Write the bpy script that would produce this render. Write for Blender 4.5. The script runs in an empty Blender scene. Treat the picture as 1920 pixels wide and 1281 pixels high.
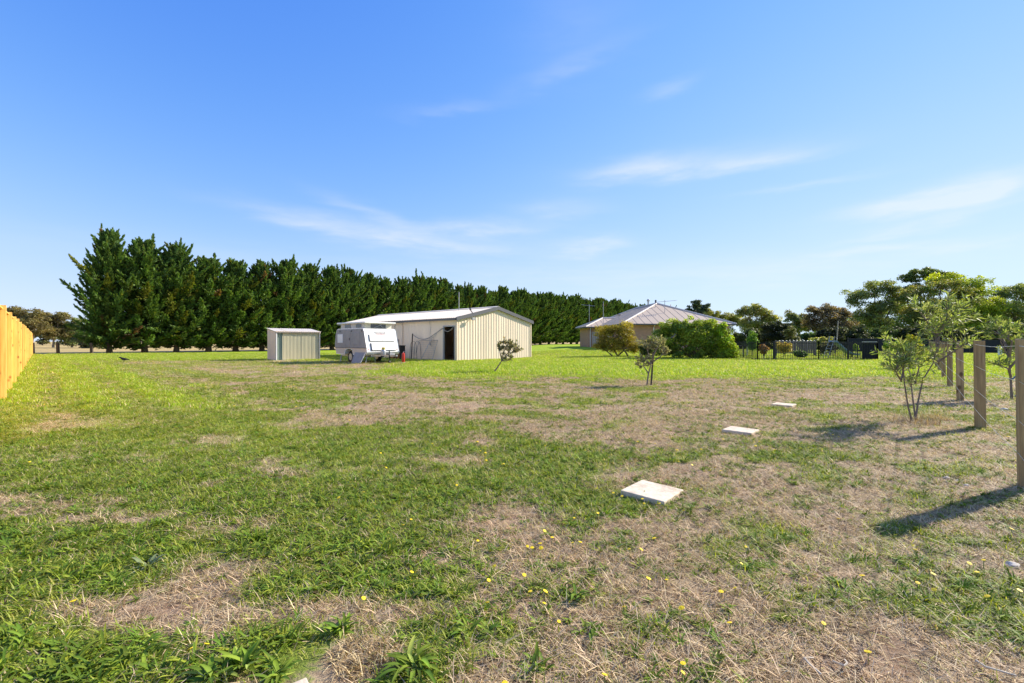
import bpy, bmesh, math, random
import numpy as np
from mathutils import Vector, Matrix

R = math.radians
scene = bpy.context.scene
col = scene.collection

# ------------------------------------------------------------------ camera
FPX, CX, CY, H = 853.3, 960.0, 640.0, 1.2          # focal length / centre in photo pixels, eye height (m)
cam_d = bpy.data.cameras.new('camera')
cam = bpy.data.objects.new('camera', cam_d); col.objects.link(cam)
cam.location = (0, 0, H); cam.rotation_euler = (R(90), 0, 0)
cam_d.sensor_width = 36; cam_d.lens = 16
cam_d.clip_start = 0.05; cam_d.clip_end = 9000
scene.camera = cam

# ------------------------------------------------------------------ light
SUN_AZ, SUN_EL = 65.5, 31.0                          # degrees right of the view axis, above the horizon
SUN_DIR = Vector((math.sin(R(SUN_AZ))*math.cos(R(SUN_EL)), math.cos(R(SUN_AZ))*math.cos(R(SUN_EL)), math.sin(R(SUN_EL))))
sun_d = bpy.data.lights.new('sun', 'SUN'); sun_d.energy = 5.0; sun_d.angle = R(0.53); sun_d.color = (1, .91, .77)
sun = bpy.data.objects.new('sun', sun_d); col.objects.link(sun)
sun.rotation_euler = SUN_DIR.to_track_quat('Z', 'Y').to_euler()

scene.view_settings.view_transform = 'Standard'
scene.view_settings.look = 'None'
scene.view_settings.gamma = 1
scene.view_settings.exposure = 0.85
scene.cycles.max_bounces = 8
scene.cycles.transparent_max_bounces = 8

world = bpy.data.worlds.new('World'); scene.world = world; world.use_nodes = True
def build_sky():
    nt = world.node_tree; N = nt.nodes; L = nt.links; N.clear()
    out = N.new('ShaderNodeOutputWorld'); bg = N.new('ShaderNodeBackground'); bg.inputs[1].default_value = .14
    L.new(bg.outputs[0], out.inputs[0])
    sky = N.new('ShaderNodeTexSky'); sky.sky_type = 'NISHITA'; sky.sun_disc = False
    sky.sun_elevation = R(SUN_EL); sky.sun_rotation = R(SUN_AZ)
    sky.altitude = 0; sky.air_density = 1.0; sky.dust_density = 0.0; sky.ozone_density = 2.5
    tc = N.new('ShaderNodeTexCoord')
    sep = N.new('ShaderNodeSeparateXYZ'); L.new(tc.outputs['Generated'], sep.inputs[0])
    def m(op, a, b=None, c=None):
        n = N.new('ShaderNodeMath'); n.operation = op
        for i, v in enumerate((a, b, c)):
            if v is None: continue
            if isinstance(v, (int, float)): n.inputs[i].default_value = v
            else: L.new(v, n.inputs[i])
        return n.outputs[0]
    # soft shoulder on the sky's brightness, as in the photograph's exposure-blended sky
    sc_ = N.new('ShaderNodeSeparateColor'); L.new(sky.outputs[0], sc_.inputs[0]); cc = N.new('ShaderNodeCombineColor')
    for i, (top, pw, k) in enumerate(((3.3, 1.9, 5.0), (4.3, 1.5, 4.6), (4.75, 1.5, 1.4))):
        p_ = m('POWER', sc_.outputs[i], pw); L.new(m('MULTIPLY', m('DIVIDE', p_, m('ADD', p_, k)), top), cc.inputs[i])
    az = m('ARCTAN2', sep.outputs[0], sep.outputs[1])         # 0 ahead, + to the right
    el = m('ARCSINE', sep.outputs[2])
    # wispy noise on a flat cloud layer far above
    zz = m('MAXIMUM', sep.outputs[2], .04)
    u = m('DIVIDE', sep.outputs[0], zz); v = m('DIVIDE', sep.outputs[1], zz)
    cmb = N.new('ShaderNodeCombineXYZ'); L.new(u, cmb.inputs[0]); L.new(v, cmb.inputs[1])
    warp = N.new('ShaderNodeTexNoise'); warp.inputs['Scale'].default_value = .9; warp.inputs['Detail'].default_value = 3
    L.new(cmb.outputs[0], warp.inputs['Vector'])
    add = N.new('ShaderNodeVectorMath'); add.operation = 'MULTIPLY_ADD'
    L.new(warp.outputs['Color'], add.inputs[0]); add.inputs[1].default_value = (1.0, .6, 0); L.new(cmb.outputs[0], add.inputs[2])
    n1 = N.new('ShaderNodeTexNoise'); n1.inputs['Scale'].default_value = 1.5; n1.inputs['Detail'].default_value = 9; n1.inputs['Roughness'].default_value = .62
    L.new(add.outputs[0], n1.inputs['Vector'])
    fib = N.new('ShaderNodeTexNoise'); fib.inputs['Scale'].default_value = 7; fib.inputs['Detail'].default_value = 6
    ac = N.new('ShaderNodeCombineXYZ'); L.new(az, ac.inputs[0]); L.new(m('MULTIPLY', el, 4.5), ac.inputs[1])
    L.new(ac.outputs[0], fib.inputs['Vector'])
    wob = m('MULTIPLY', m('SUBTRACT', fib.outputs[0], .5), .05)
    elw = m('ADD', el, wob)
    def patch(px, py, rx, ry, amp, tilt=0.0):
        dx, dy = (px-CX)/FPX, (CY-py)/FPX
        a0 = math.atan(dx); e0 = math.atan(dy*math.cos(a0))
        k = math.cos(a0)
        da = m('DIVIDE', m('SUBTRACT', az, a0), rx/FPX*k*k)
        db = m('DIVIDE', m('SUBTRACT', m('SUBTRACT', elw, e0), m('MULTIPLY', m('SUBTRACT', az, a0), tilt)), ry/FPX*k)
        q = m('ADD', m('MULTIPLY', da, da), m('MULTIPLY', db, db))
        return m('MULTIPLY', m('EXPONENT', m('MULTIPLY', q, -1.0)), amp)
    tot = None
    for p in [(560,412,120,16,.45,-.12),(720,440,170,15,.95,-.12),(700,400,90,12,.6,-.25),(900,428,140,13,.85,0),(880,462,200,18,.45,0),
              (1190,318,90,18,.85,.1),(1290,310,170,20,.75,0),(1420,303,110,12,.7,0),
              (1720,378,150,20,1.5,.10),(1820,360,90,20,1.2,.12),(1500,350,120,7,.45,0),(1820,395,120,8,.5,.1),
              (1680,432,110,9,.55,.1),(1640,470,130,10,.7,.05),(1800,462,110,9,.5,.1),
              (1110,461,55,13,1.6,0),(1050,392,80,18,.55,0),(860,204,90,10,.32,.12),(1060,125,110,14,.26,.25),(1080,40,110,70,.18,0),
              (1255,163,45,9,.35,.15),(980,515,500,30,.4,0),(1450,510,320,30,.35,0),(300,470,240,25,.15,0)]:
        g = patch(*p); tot = g if tot is None else m('ADD', tot, g)
    # the rest of the sky carries the same thin wisps
    back = m('MULTIPLY', m('MINIMUM', m('MAXIMUM', m('MULTIPLY', m('SUBTRACT', .6, sep.outputs[1]), 1.6), 0.0), 1.0), .35)
    tot = m('ADD', tot, back)
    tot = m('MINIMUM', tot, 1.25)
    nz = N.new('ShaderNodeMapRange'); nz.interpolation_type = 'SMOOTHSTEP'
    nz.inputs['From Min'].default_value = .28; nz.inputs['From Max'].default_value = .70; nz.inputs['To Min'].default_value = .25
    L.new(m('ADD', m('MULTIPLY', n1.outputs[0], .55), m('MULTIPLY', fib.outputs[0], .45)), nz.inputs['Value'])
    mask = m('MINIMUM', m('MULTIPLY', m('MULTIPLY', tot, nz.outputs[0]), .5), .48)
    # cloud colour: lit white, pinkish grey where thick, near the sun side
    mix = N.new('ShaderNodeMix'); mix.data_type = 'RGBA'
    L.new(mask, mix.inputs['Factor']); L.new(cc.outputs[0], mix.inputs['A'])
    mix.inputs['B'].default_value = (3.9, 3.95, 4.3, 1)
    L.new(mix.outputs['Result'], bg.inputs[0])
build_sky()

# ------------------------------------------------------------------ small tools
def hash2(ix, iy, seed):
    h = (ix.astype(np.int64)*374761393 + iy.astype(np.int64)*668265263 + seed*1274126177) & 0xffffffff
    h = ((h ^ (h >> 13))*1274126177) & 0xffffffff
    h = (h ^ (h >> 16)) & 0xffffff
    return h/float(0xffffff)
def vnoise(x, y, seed=0):
    x = np.asarray(x, float); y = np.asarray(y, float)
    ix = np.floor(x); iy = np.floor(y); fx = x-ix; fy = y-iy
    fx = fx*fx*(3-2*fx); fy = fy*fy*(3-2*fy)
    a = hash2(ix, iy, seed); b = hash2(ix+1, iy, seed); c = hash2(ix, iy+1, seed); d = hash2(ix+1, iy+1, seed)
    return (a*(1-fx)+b*fx)*(1-fy)+(c*(1-fx)+d*fx)*fy
def fbm(x, y, seed=0, oct=4):
    t = 0; amp = .5; s = 0
    for o in range(oct):
        t = t+amp*vnoise(x*2**o+o*17.3, y*2**o-o*9.1, seed+o); s += amp; amp *= .55
    return t/s
def ss(a, b, x):
    t = np.clip((np.asarray(x, float)-a)/(b-a), 0, 1); return t*t*(3-2*t)

def height(x, y):
    x = np.asarray(x, float); y = np.asarray(y, float)
    rise = .55*ss(24, 58, y)*ss(-4, 9, x)*(1-.75*ss(24, 45, x))
    bump = .05*(fbm(x/1.7, y/1.7, 5, 3)-.5)+.02*(fbm(x/.35, y/.35, 8, 2)-.5)
    return rise+bump*(1-ss(18, 40, y))
def hz(x, y): return float(height(np.array([x]), np.array([y]))[0])
def gp(px, py, z=0.0):                                   # ground point seen at a photo pixel
    d = FPX*(H-z)/(py-CY); return Vector(((px-CX)/FPX*d, d, z))
def at(px, d, z=0.0): return Vector(((px-CX)/FPX*d, d, z))   # point straight under a pixel column at a distance
def pz(py, d): return H+(CY-py)*d/FPX                     # height that shows at a pixel row at a distance

# ------------------------------------------------------------------ materials
def new_mat(name):
    m = bpy.data.materials.new(name); m.use_nodes = True
    return m, m.node_tree.nodes, m.node_tree.links, m.node_tree.nodes['Principled BSDF']
def mat(name, c, rough=.6, metal=0.0, var=.12, scale=6.0, bump=0.0, dirt=None, dirt_amt=.35, spec=.4, stretch=(1, 1, 1)):
    m, N, L, p = new_mat(name)
    p.inputs['Roughness'].default_value = rough; p.inputs['Metallic'].default_value = metal
    p.inputs['Specular IOR Level'].default_value = spec
    tc = N.new('ShaderNodeTexCoord'); mp = N.new('ShaderNodeMapping'); mp.inputs['Scale'].default_value = stretch
    L.new(tc.outputs['Object'], mp.inputs[0])
    n = N.new('ShaderNodeTexNoise'); n.inputs['Scale'].default_value = scale; n.inputs['Detail'].default_value = 6
    L.new(mp.outputs[0], n.inputs['Vector'])
    r = N.new('ShaderNodeMapRange'); r.inputs['From Min'].default_value = .25; r.inputs['From Max'].default_value = .75
    r.inputs['To Min'].default_value = 1-var; r.inputs['To Max'].default_value = 1+var
    L.new(n.outputs[0], r.inputs['Value'])
    mul = N.new('ShaderNodeMix'); mul.data_type = 'RGBA'; mul.blend_type = 'MULTIPLY'; mul.inputs['Factor'].default_value = 1
    mul.inputs['A'].default_value = (*c, 1); L.new(r.outputs[0], mul.inputs['B'])
    res = mul.outputs['Result']
    if dirt:
        n2 = N.new('ShaderNodeTexNoise'); n2.inputs['Scale'].default_value = scale*.35; n2.inputs['Detail'].default_value = 8; n2.inputs['Roughness'].default_value = .7
        L.new(mp.outputs[0], n2.inputs['Vector'])
        r2 = N.new('ShaderNodeMapRange'); r2.inputs['From Min'].default_value = .48; r2.inputs['From Max'].default_value = .72; r2.inputs['To Max'].default_value = dirt_amt
        L.new(n2.outputs[0], r2.inputs['Value'])
        mx = N.new('ShaderNodeMix'); mx.data_type = 'RGBA'; L.new(r2.outputs[0], mx.inputs['Factor']); L.new(res, mx.inputs['A']); mx.inputs['B'].default_value = (*dirt, 1)
        res = mx.outputs['Result']
    L.new(res, p.inputs['Base Color'])
    if bump:
        b = N.new('ShaderNodeBump'); b.inputs['Strength'].default_value = bump; b.inputs['Distance'].default_value = .01
        L.new(n.outputs[0], b.inputs['Height']); L.new(b.outputs[0], p.inputs['Normal'])
    return m
def wood_mat(name, c1, c2, scale=3.0, rough=.75):
    m, N, L, p = new_mat(name); p.inputs['Roughness'].default_value = rough; p.inputs['Specular IOR Level'].default_value = .25
    tc = N.new('ShaderNodeTexCoord'); oi = N.new('ShaderNodeObjectInfo')
    off = N.new('ShaderNodeVectorMath'); off.operation = 'ADD'
    sc_ = N.new('ShaderNodeVectorMath'); sc_.operation = 'SCALE'; sc_.inputs['Scale'].default_value = 37
    cb = N.new('ShaderNodeCombineXYZ')
    for i in range(3): L.new(oi.outputs['Random'], cb.inputs[i])
    L.new(cb.outputs[0], sc_.inputs[0]); L.new(tc.outputs['Object'], off.inputs[0]); L.new(sc_.outputs[0], off.inputs[1])
    mp = N.new('ShaderNodeMapping'); mp.inputs['Scale'].default_value = (scale*6, scale*6, scale*.35); L.new(off.outputs[0], mp.inputs[0])
    n = N.new('ShaderNodeTexNoise'); n.inputs['Scale'].default_value = 2; n.inputs['Detail'].default_value = 7; n.inputs['Distortion'].default_value = .6
    L.new(mp.outputs[0], n.inputs['Vector'])
    kn = N.new('ShaderNodeTexVoronoi'); kn.inputs['Scale'].default_value = 2.1
    mp2 = N.new('ShaderNodeMapping'); mp2.inputs['Scale'].default_value = (2.6, 2.6, 1.6); L.new(off.outputs[0], mp2.inputs[0]); L.new(mp2.outputs[0], kn.inputs['Vector'])
    kr = N.new('ShaderNodeMapRange'); kr.inputs['From Min'].default_value = .10; kr.inputs['From Max'].default_value = .20; kr.inputs['To Min'].default_value = .8; kr.inputs['To Max'].default_value = 0
    L.new(kn.outputs['Distance'], kr.inputs['Value'])
    cr = N.new('ShaderNodeMix'); cr.data_type = 'RGBA'; cr.inputs['A'].default_value = (*c1, 1); cr.inputs['B'].default_value = (*c2, 1)
    mr = N.new('ShaderNodeMapRange'); mr.inputs['From Min'].default_value = .3; mr.inputs['From Max'].default_value = .7; L.new(n.outputs[0], mr.inputs['Value'])
    L.new(mr.outputs[0], cr.inputs['Factor'])
    k = N.new('ShaderNodeMix'); k.data_type = 'RGBA'; L.new(kr.outputs[0], k.inputs['Factor']); L.new(cr.outputs['Result'], k.inputs['A']); k.inputs['B'].default_value = (c2[0]*.35, c2[1]*.3, c2[2]*.3, 1)
    hv = N.new('ShaderNodeHueSaturation')
    vr = N.new('ShaderNodeMapRange'); vr.inputs['To Min'].default_value = .78; vr.inputs['To Max'].default_value = 1.18; L.new(oi.outputs['Random'], vr.inputs['Value']); L.new(vr.outputs[0], hv.inputs['Value'])
    L.new(k.outputs['Result'], hv.inputs['Color']); L.new(hv.outputs[0], p.inputs['Base Color'])
    b = N.new('ShaderNodeBump'); b.inputs['Strength'].default_value = .4; b.inputs['Distance'].default_value = .004; L.new(n.outputs[0], b.inputs['Height']); L.new(b.outputs[0], p.inputs['Normal'])
    return m
def leaf_mat(name, trans=.35, rough=.55, inst=False, gain=1.0, spec=.3):
    m, N, L, p = new_mat(name); p.inputs['Roughness'].default_value = rough; p.inputs['Specular IOR Level'].default_value = spec
    a = N.new('ShaderNodeAttribute'); a.attribute_name = 'tint'
    hv = N.new('ShaderNodeHueSaturation'); hv.inputs['Value'].default_value = gain
    L.new(a.outputs['Color'], hv.inputs['Color'])
    if inst:
        oi = N.new('ShaderNodeObjectInfo')
        vr = N.new('ShaderNodeMapRange'); vr.inputs['To Min'].default_value = .72*gain; vr.inputs['To Max'].default_value = 1.25*gain; L.new(oi.outputs['Random'], vr.inputs['Value']); L.new(vr.outputs[0], hv.inputs['Value'])
        ml = N.new('ShaderNodeMath'); ml.operation = 'MULTIPLY'; ml.inputs[1].default_value = 7.31; L.new(oi.outputs['Random'], ml.inputs[0])
        fr = N.new('ShaderNodeMath'); fr.operation = 'FRACT'; L.new(ml.outputs[0], fr.inputs[0])
        hr = N.new('ShaderNodeMapRange'); hr.inputs['To Min'].default_value = .482; hr.inputs['To Max'].default_value = .512; L.new(fr.outputs[0], hr.inputs['Value']); L.new(hr.outputs[0], hv.inputs['Hue'])
    L.new(hv.outputs[0], p.inputs['Base Color'])
    t = N.new('ShaderNodeBsdfTranslucent')
    tcol = N.new('ShaderNodeMix'); tcol.data_type = 'RGBA'; tcol.blend_type = 'MULTIPLY'; tcol.inputs['Factor'].default_value = 1
    L.new(hv.outputs[0], tcol.inputs['A']); tcol.inputs['B'].default_value = (1.3, 1.25, .6, 1)
    L.new(tcol.outputs['Result'], t.inputs[0])
    mx = N.new('ShaderNodeMixShader'); mx.inputs[0].default_value = trans
    L.new(p.outputs[0], mx.inputs[1]); L.new(t.outputs[0], mx.inputs[2])
    L.new(mx.outputs[0], N['Material Output'].inputs[0])
    return m

M = {}
M['foliage'] = leaf_mat('foliage', .40)
M['cypress'] = leaf_mat('cypress_foliage', .30, .6)
M['grass'] = leaf_mat('grass_blades', .40, .5, True)
M['straw'] = leaf_mat('straw_blades', .25, .6, True)
M['weed'] = leaf_mat('weed_leaves', .36, .6, True, spec=.18)
M['petal'] = mat('petal', (.85, .60, .01), .6, var=.05)
M['stem'] = mat('flower_stem', (.16, .22, .05), .6)
M['bark'] = mat('bark', (.13, .095, .065), .9, var=.35, scale=9, bump=.8, stretch=(1, 1, .25))
M['palebark'] = mat('pale_bark', (.30, .25, .20), .85, var=.3, scale=9, bump=.6, stretch=(1, 1, .3))
M['twig'] = mat('twig', (.20, .155, .12), .85, var=.25, scale=20, bump=.3)
M['cream'] = mat('cream_steel', (.84, .68, .51), .6, .0, var=.05, scale=2, dirt=(.55, .43, .31), dirt_amt=.25, stretch=(1, 1, .3))
M['roof_white'] = mat('offwhite_roof_steel', (.84, .73, .58), .6, var=.05, scale=1.5, dirt=(.5, .42, .34), dirt_amt=.25)
M['dark_trim'] = mat('dark_grey_trim', (.10, .10, .11), .45, var=.1)
M['galv'] = mat('galvanised_steel', (.42, .42, .43), .42, .75, var=.15, scale=8)
M['white_paint'] = mat('white_gelcoat', (.80, .79, .77), .35, var=.03, scale=3, dirt=(.55, .52, .46), dirt_amt=.25)
M['grey_alu'] = mat('weathered_aluminium', (.29, .275, .28), .5, .05, var=.12, scale=4, dirt=(.20, .19, .19), dirt_amt=.5)
M['canvas'] = mat('canvas', (.60, .56, .49), .85, var=.1, scale=10)
M['glass'] = mat('dark_glass', (.03, .03, .035), .08, var=.02, spec=.8)
M['rubber'] = mat('rubber', (.018, .018, .018), .75, var=.2)
M['black'] = mat('black_metal', (.014, .014, .016), .5, var=.15)
M['red'] = mat('red_paint', (.55, .035, .02), .4, var=.06)
M['rust'] = mat('rusty_terracotta', (.26, .11, .05), .85, var=.3, scale=14, bump=.4)
M['concrete'] = mat('pale_concrete', (.68, .56, .42), .9, var=.16, scale=26, bump=.5, dirt=(.30, .24, .17), dirt_amt=.75)
M['green_steel'] = mat('pale_green_steel', (.62, .57, .38), .5, var=.07, scale=3, dirt=(.34, .36, .26), dirt_amt=.4, stretch=(1, 1, .2))
M['pink_steel'] = mat('faded_cream_steel', (.70, .56, .44), .55, var=.06, scale=2, dirt=(.40, .34, .28), dirt_amt=.35)
M['paling'] = wood_mat('fresh_pine_palings', (.86, .54, .16), (.70, .38, .09), 3)
M['post'] = wood_mat('treated_pine', (.47, .335, .16), (.22, .145, .07), 3)
M['oldwood'] = wood_mat('old_timber', (.12, .09, .07), (.07, .055, .045), 3)
M['greyslat'] = wood_mat('weathered_slats', (.27, .21, .17), (.18, .14, .115), 3)
M['wire'] = mat('fence_wire', (.55, .54, .52), .35, .8, var=.05)
M['shade'] = mat('shade_cloth', (.016, .018, .024), .9, var=.25, scale=14)
M['blue'] = mat('blue_plastic', (.03, .10, .30), .4)
M['paleblue'] = mat('faded_blue_plastic', (.20, .28, .33), .4)
M['grey_paint'] = mat('grey_paint', (.36, .35, .35), .5)
M['yellowish'] = mat('brass', (.55, .45, .12), .4, .4)
M['stone'] = mat('pale_stone', (.55, .50, .43), .9, var=.2, scale=20, bump=.4)
M['house_roof'] = mat('taupe_roof_steel', (.47, .375, .29), .75, var=.05, scale=1.5)
M['hip_cap'] = mat('pale_hip_cap', (.62, .55, .49), .45, var=.04)
def brick_mat():
    m, N, L, p = new_mat('orange_brown_brick'); p.inputs['Roughness'].default_value = .85
    tc = N.new('ShaderNodeTexCoord'); sp = N.new('ShaderNodeSeparateXYZ'); L.new(tc.outputs['Object'], sp.inputs[0])
    ad = N.new('ShaderNodeMath'); ad.operation = 'ADD'; L.new(sp.outputs[0], ad.inputs[0]); L.new(sp.outputs[1], ad.inputs[1])
    cb = N.new('ShaderNodeCombineXYZ'); L.new(ad.outputs[0], cb.inputs[0]); L.new(sp.outputs[2], cb.inputs[1])
    b = N.new('ShaderNodeTexBrick'); b.inputs['Scale'].default_value = 1
    b.inputs['Brick Width'].default_value = .24; b.inputs['Row Height'].default_value = .086; b.inputs['Mortar Size'].default_value = .006
    b.inputs['Color1'].default_value = (.50, .27, .16, 1); b.inputs['Color2'].default_value = (.42, .215, .13, 1); b.inputs['Mortar'].default_value = (.42, .34, .27, 1)
    L.new(cb.outputs[0], b.inputs['Vector']); L.new(b.outputs[0], p.inputs['Base Color'])
    return m
M['brick'] = brick_mat()

# ------------------------------------------------------------------ mesh tools
def quick_mesh(name, V, F, tint=None, smooth=False):
    """V (n,3) array; F (m,k) array of equal-size faces."""
    V = np.asarray(V, np.float32); F = np.asarray(F, np.int32)
    me = bpy.data.meshes.new(name)
    me.vertices.add(len(V)); me.vertices.foreach_set('co', V.ravel())
    k = F.shape[1]
    me.loops.add(F.size); me.loops.foreach_set('vertex_index', F.ravel())
    me.polygons.add(len(F)); me.polygons.foreach_set('loop_start', np.arange(0, F.size, k, dtype=np.int32))
    if smooth: me.polygons.foreach_set('use_smooth', np.ones(len(F), bool))
    me.update(calc_edges=True)
    if tint is not None:
        a = me.color_attributes.new('tint', 'FLOAT_COLOR', 'POINT')
        c = np.ones((len(V), 4), np.float32); c[:, :3] = tint
        a.data.foreach_set('color', c.ravel())
    return me
def link(name, me, m=None, parent=None, loc=None, rotz=None):
    o = bpy.data.objects.new(name, me); col.objects.link(o)
    if m is not None and me is not None and not me.materials: me.materials.append(m)
    if parent is not None: o.parent = parent
    if loc is not None: o.location = loc
    if rotz is not None: o.rotation_euler = (0, 0, rotz)
    return o
def tag(o, label, cat, group=None, kind=None):
    if label: o['label'] = label
    if cat: o['category'] = cat
    if group: o['group'] = group
    if kind: o['kind'] = kind
    return o
def thing(name, label, cat, loc=(0, 0, 0), rotz=0, group=None):
    o = link(name, None, loc=loc, rotz=rotz); o.empty_display_size = .2
    return tag(o, label, cat, group)

class MB:
    def __init__(self): self.v = []; self.f = []
    def add(self, v, f):
        b = len(self.v); self.v += [tuple(p) for p in v]; self.f += [tuple(i+b for i in q) for q in f]; return self
    def box(self, x0, y0, z0, x1, y1, z1, mtx=None):
        v = [Vector(p) for p in ((x0,y0,z0),(x1,y0,z0),(x1,y1,z0),(x0,y1,z0),(x0,y0,z1),(x1,y0,z1),(x1,y1,z1),(x0,y1,z1))]
        if mtx is not None: v = [mtx @ p for p in v]
        return self.add(v, [(0,3,2,1),(4,5,6,7),(0,1,5,4),(1,2,6,5),(2,3,7,6),(3,0,4,7)])
    def bar(self, a, b, w, h=None, up=(0, 0, 1)):
        a = Vector(a); b = Vector(b); h = h or w; d = (b-a).normalized(); u = Vector(up)
        if abs(d.dot(u)) > .98: u = Vector((0, 1, 0))
        s = d.cross(u).normalized(); u = s.cross(d)
        v = [p+s*sx*w/2+u*sz*h/2 for p in (a, b) for sx, sz in ((-1,-1),(1,-1),(1,1),(-1,1))]
        return self.add(v, [(0,1,2,3),(7,6,5,4),(0,4,5,1),(1,5,6,2),(2,6,7,3),(3,7,4,0)])
    def tube(self, pts, r, n=6, cap=True):
        pts = [Vector(p) for p in pts]; rs = r if isinstance(r, (list, tuple)) else [r]*len(pts)
        ring = []; ref = Vector((.3, .2, 1)).normalized()
        for i, p in enumerate(pts):
            d = (pts[min(i+1, len(pts)-1)]-pts[max(i-1, 0)]).normalized()
            if abs(d.dot(ref)) > .97: ref = Vector((1, .1, 0)).normalized()
            s = d.cross(ref).normalized(); u = s.cross(d)
            ring.append([p+(s*math.cos(2*math.pi*k/n)+u*math.sin(2*math.pi*k/n))*rs[i] for k in range(n)])
        v = [q for rg in ring for q in rg]; f = []
        for i in range(len(pts)-1):
            for k in range(n): f.append((i*n+k, i*n+(k+1) % n, (i+1)*n+(k+1) % n, (i+1)*n+k))
        if cap: f.append(tuple(range(n))[::-1]); f.append(tuple((len(pts)-1)*n+k for k in range(n)))
        return self.add(v, f)
    def lathe(self, prof, c=(0, 0, 0), n=14):
        v = []; f = []; c = Vector(c)
        for r, z in prof:
            for k in range(n): a = 2*math.pi*k/n; v.append(c+Vector((r*math.cos(a), r*math.sin(a), z)))
        for i in range(len(prof)-1):
            for k in range(n): f.append((i*n+k, i*n+(k+1) % n, (i+1)*n+(k+1) % n, (i+1)*n+k))
        f.append(tuple(range(n))[::-1]); f.append(tuple((len(prof)-1)*n+k for k in range(n)))
        return self.add(v, f)
    def prism(self, poly, axis, a, b):
        """polygon (2-D) extruded along an axis: 'x' -> (y,z) polygon, 'y' -> (x,z), 'z' -> (x,y)"""
        def P(p, t): return {'x': (t, p[0], p[1]), 'y': (p[0], t, p[1]), 'z': (p[0], p[1], t)}[axis]
        n = len(poly); v = [P(p, a) for p in poly]+[P(p, b) for p in poly]
        f = [tuple(range(n)), tuple(range(2*n-1, n-1, -1))]+[(i, (i+1) % n, n+(i+1) % n, n+i) for i in range(n)]
        return self.add(v, f)
    def mesh(self, name, bevel=0, smooth=False, seg=1):
        me = bpy.data.meshes.new(name); me.from_pydata(self.v, [], self.f)
        bm = bmesh.new(); bm.from_mesh(me)
        if bevel: bmesh.ops.bevel(bm, geom=list(bm.edges), offset=bevel, segments=seg, profile=.6, affect='EDGES', clamp_overlap=True)
        bmesh.ops.recalc_face_normals(bm, faces=list(bm.faces)); bm.to_mesh(me); bm.free()
        if smooth:
            me.polygons.foreach_set('use_smooth', [True]*len(me.polygons)); me.set_sharp_from_angle(angle=R(40))
        return me
    def build(self, name, m, parent=None, bevel=0, smooth=False, loc=None, rotz=None, seg=1):
        return link(name, self.mesh(name, bevel, smooth, seg), m, parent, loc, rotz)

# ------------------------------------------------------------------ ground
A = Vector((-math.sin(R(46)), math.cos(R(46)), 0))         # along the timber fence, away from the camera
FB = Vector((math.cos(R(46)), math.sin(R(46)), 0))         # square to it, into the yard
F0 = Vector((-10.5, 9.3, 0))
GREEN = [(60,1240,.4,.16,.6),(250,1250,.3,.12,.5),(560,1215,.25,.1,.5),(620,1040,.75,.42,.6),(480,1080,.5,.3,.5),(1150,858,.85,.4,.5),(1010,835,.6,.35,.3),(840,925,.8,.3,.35),(560,930,1.3,.45,.4),(690,805,.9,.7,.35),
         (880,808,.7,.5,.3),(110,1215,.55,.3,.5),(620,1175,.26,.13,.5),(760,1230,.18,.12,.5),(1200,960,.4,.16,.3),(180,1020,.6,.3,.3),(60,900,1.2,.6,.3),
         (1330,925,.5,.3,.25),(1180,1020,.25,.15,.3),(1560,900,.6,.3,.25),(480,735,1.6,.7,.25),(640,750,1.2,.6,.15),(1480,835,1,.5,.2),(250,1050,.2,.1,.5),(40,1050,.7,.4,.35),(870,1165,.14,.1,.5)]
BROWN = [(385,1085,.26,.22,1.3),(300,1145,.40,.14,1.2),(140,1135,.2,.09,1.0),(690,1215,.17,.12,1.2),(690,1140,.36,.10,1.0),(960,985,.4,.2,.5),(560,800,1.2,.5,.45),(840,760,1.6,.8,.35),
         (1250,890,.5,.2,.3),(1030,805,1.5,.6,.25),(1720,1230,.5,.25,.7),(1450,1100,.7,.35,.35),(1100,1240,.5,.2,.25),(930,1260,.2,.15,.6),(1560,930,.8,.4,.2),(1730,880,.8,.3,.35),
         (1250,770,2,1,.25),(640,785,1.6,.7,.25),(260,975,.22,.12,.3),(10,940,.2,.15,.5),(430,830,.5,.3,.2),(1800,800,1.2,.5,.3),(1520,740,3,1.2,.2),(700,690,5,3,.25),(1420,960,.6,.3,.25)]
def blob_sum(x, y, spec):
    t = np.zeros_like(x)
    for px, py, rx, ry, a in spec:
        c = gp(px, py)
        t += a*np.exp(-((x-c.x)/rx)**2-((y-c.y)/ry)**2)
    return t
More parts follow.
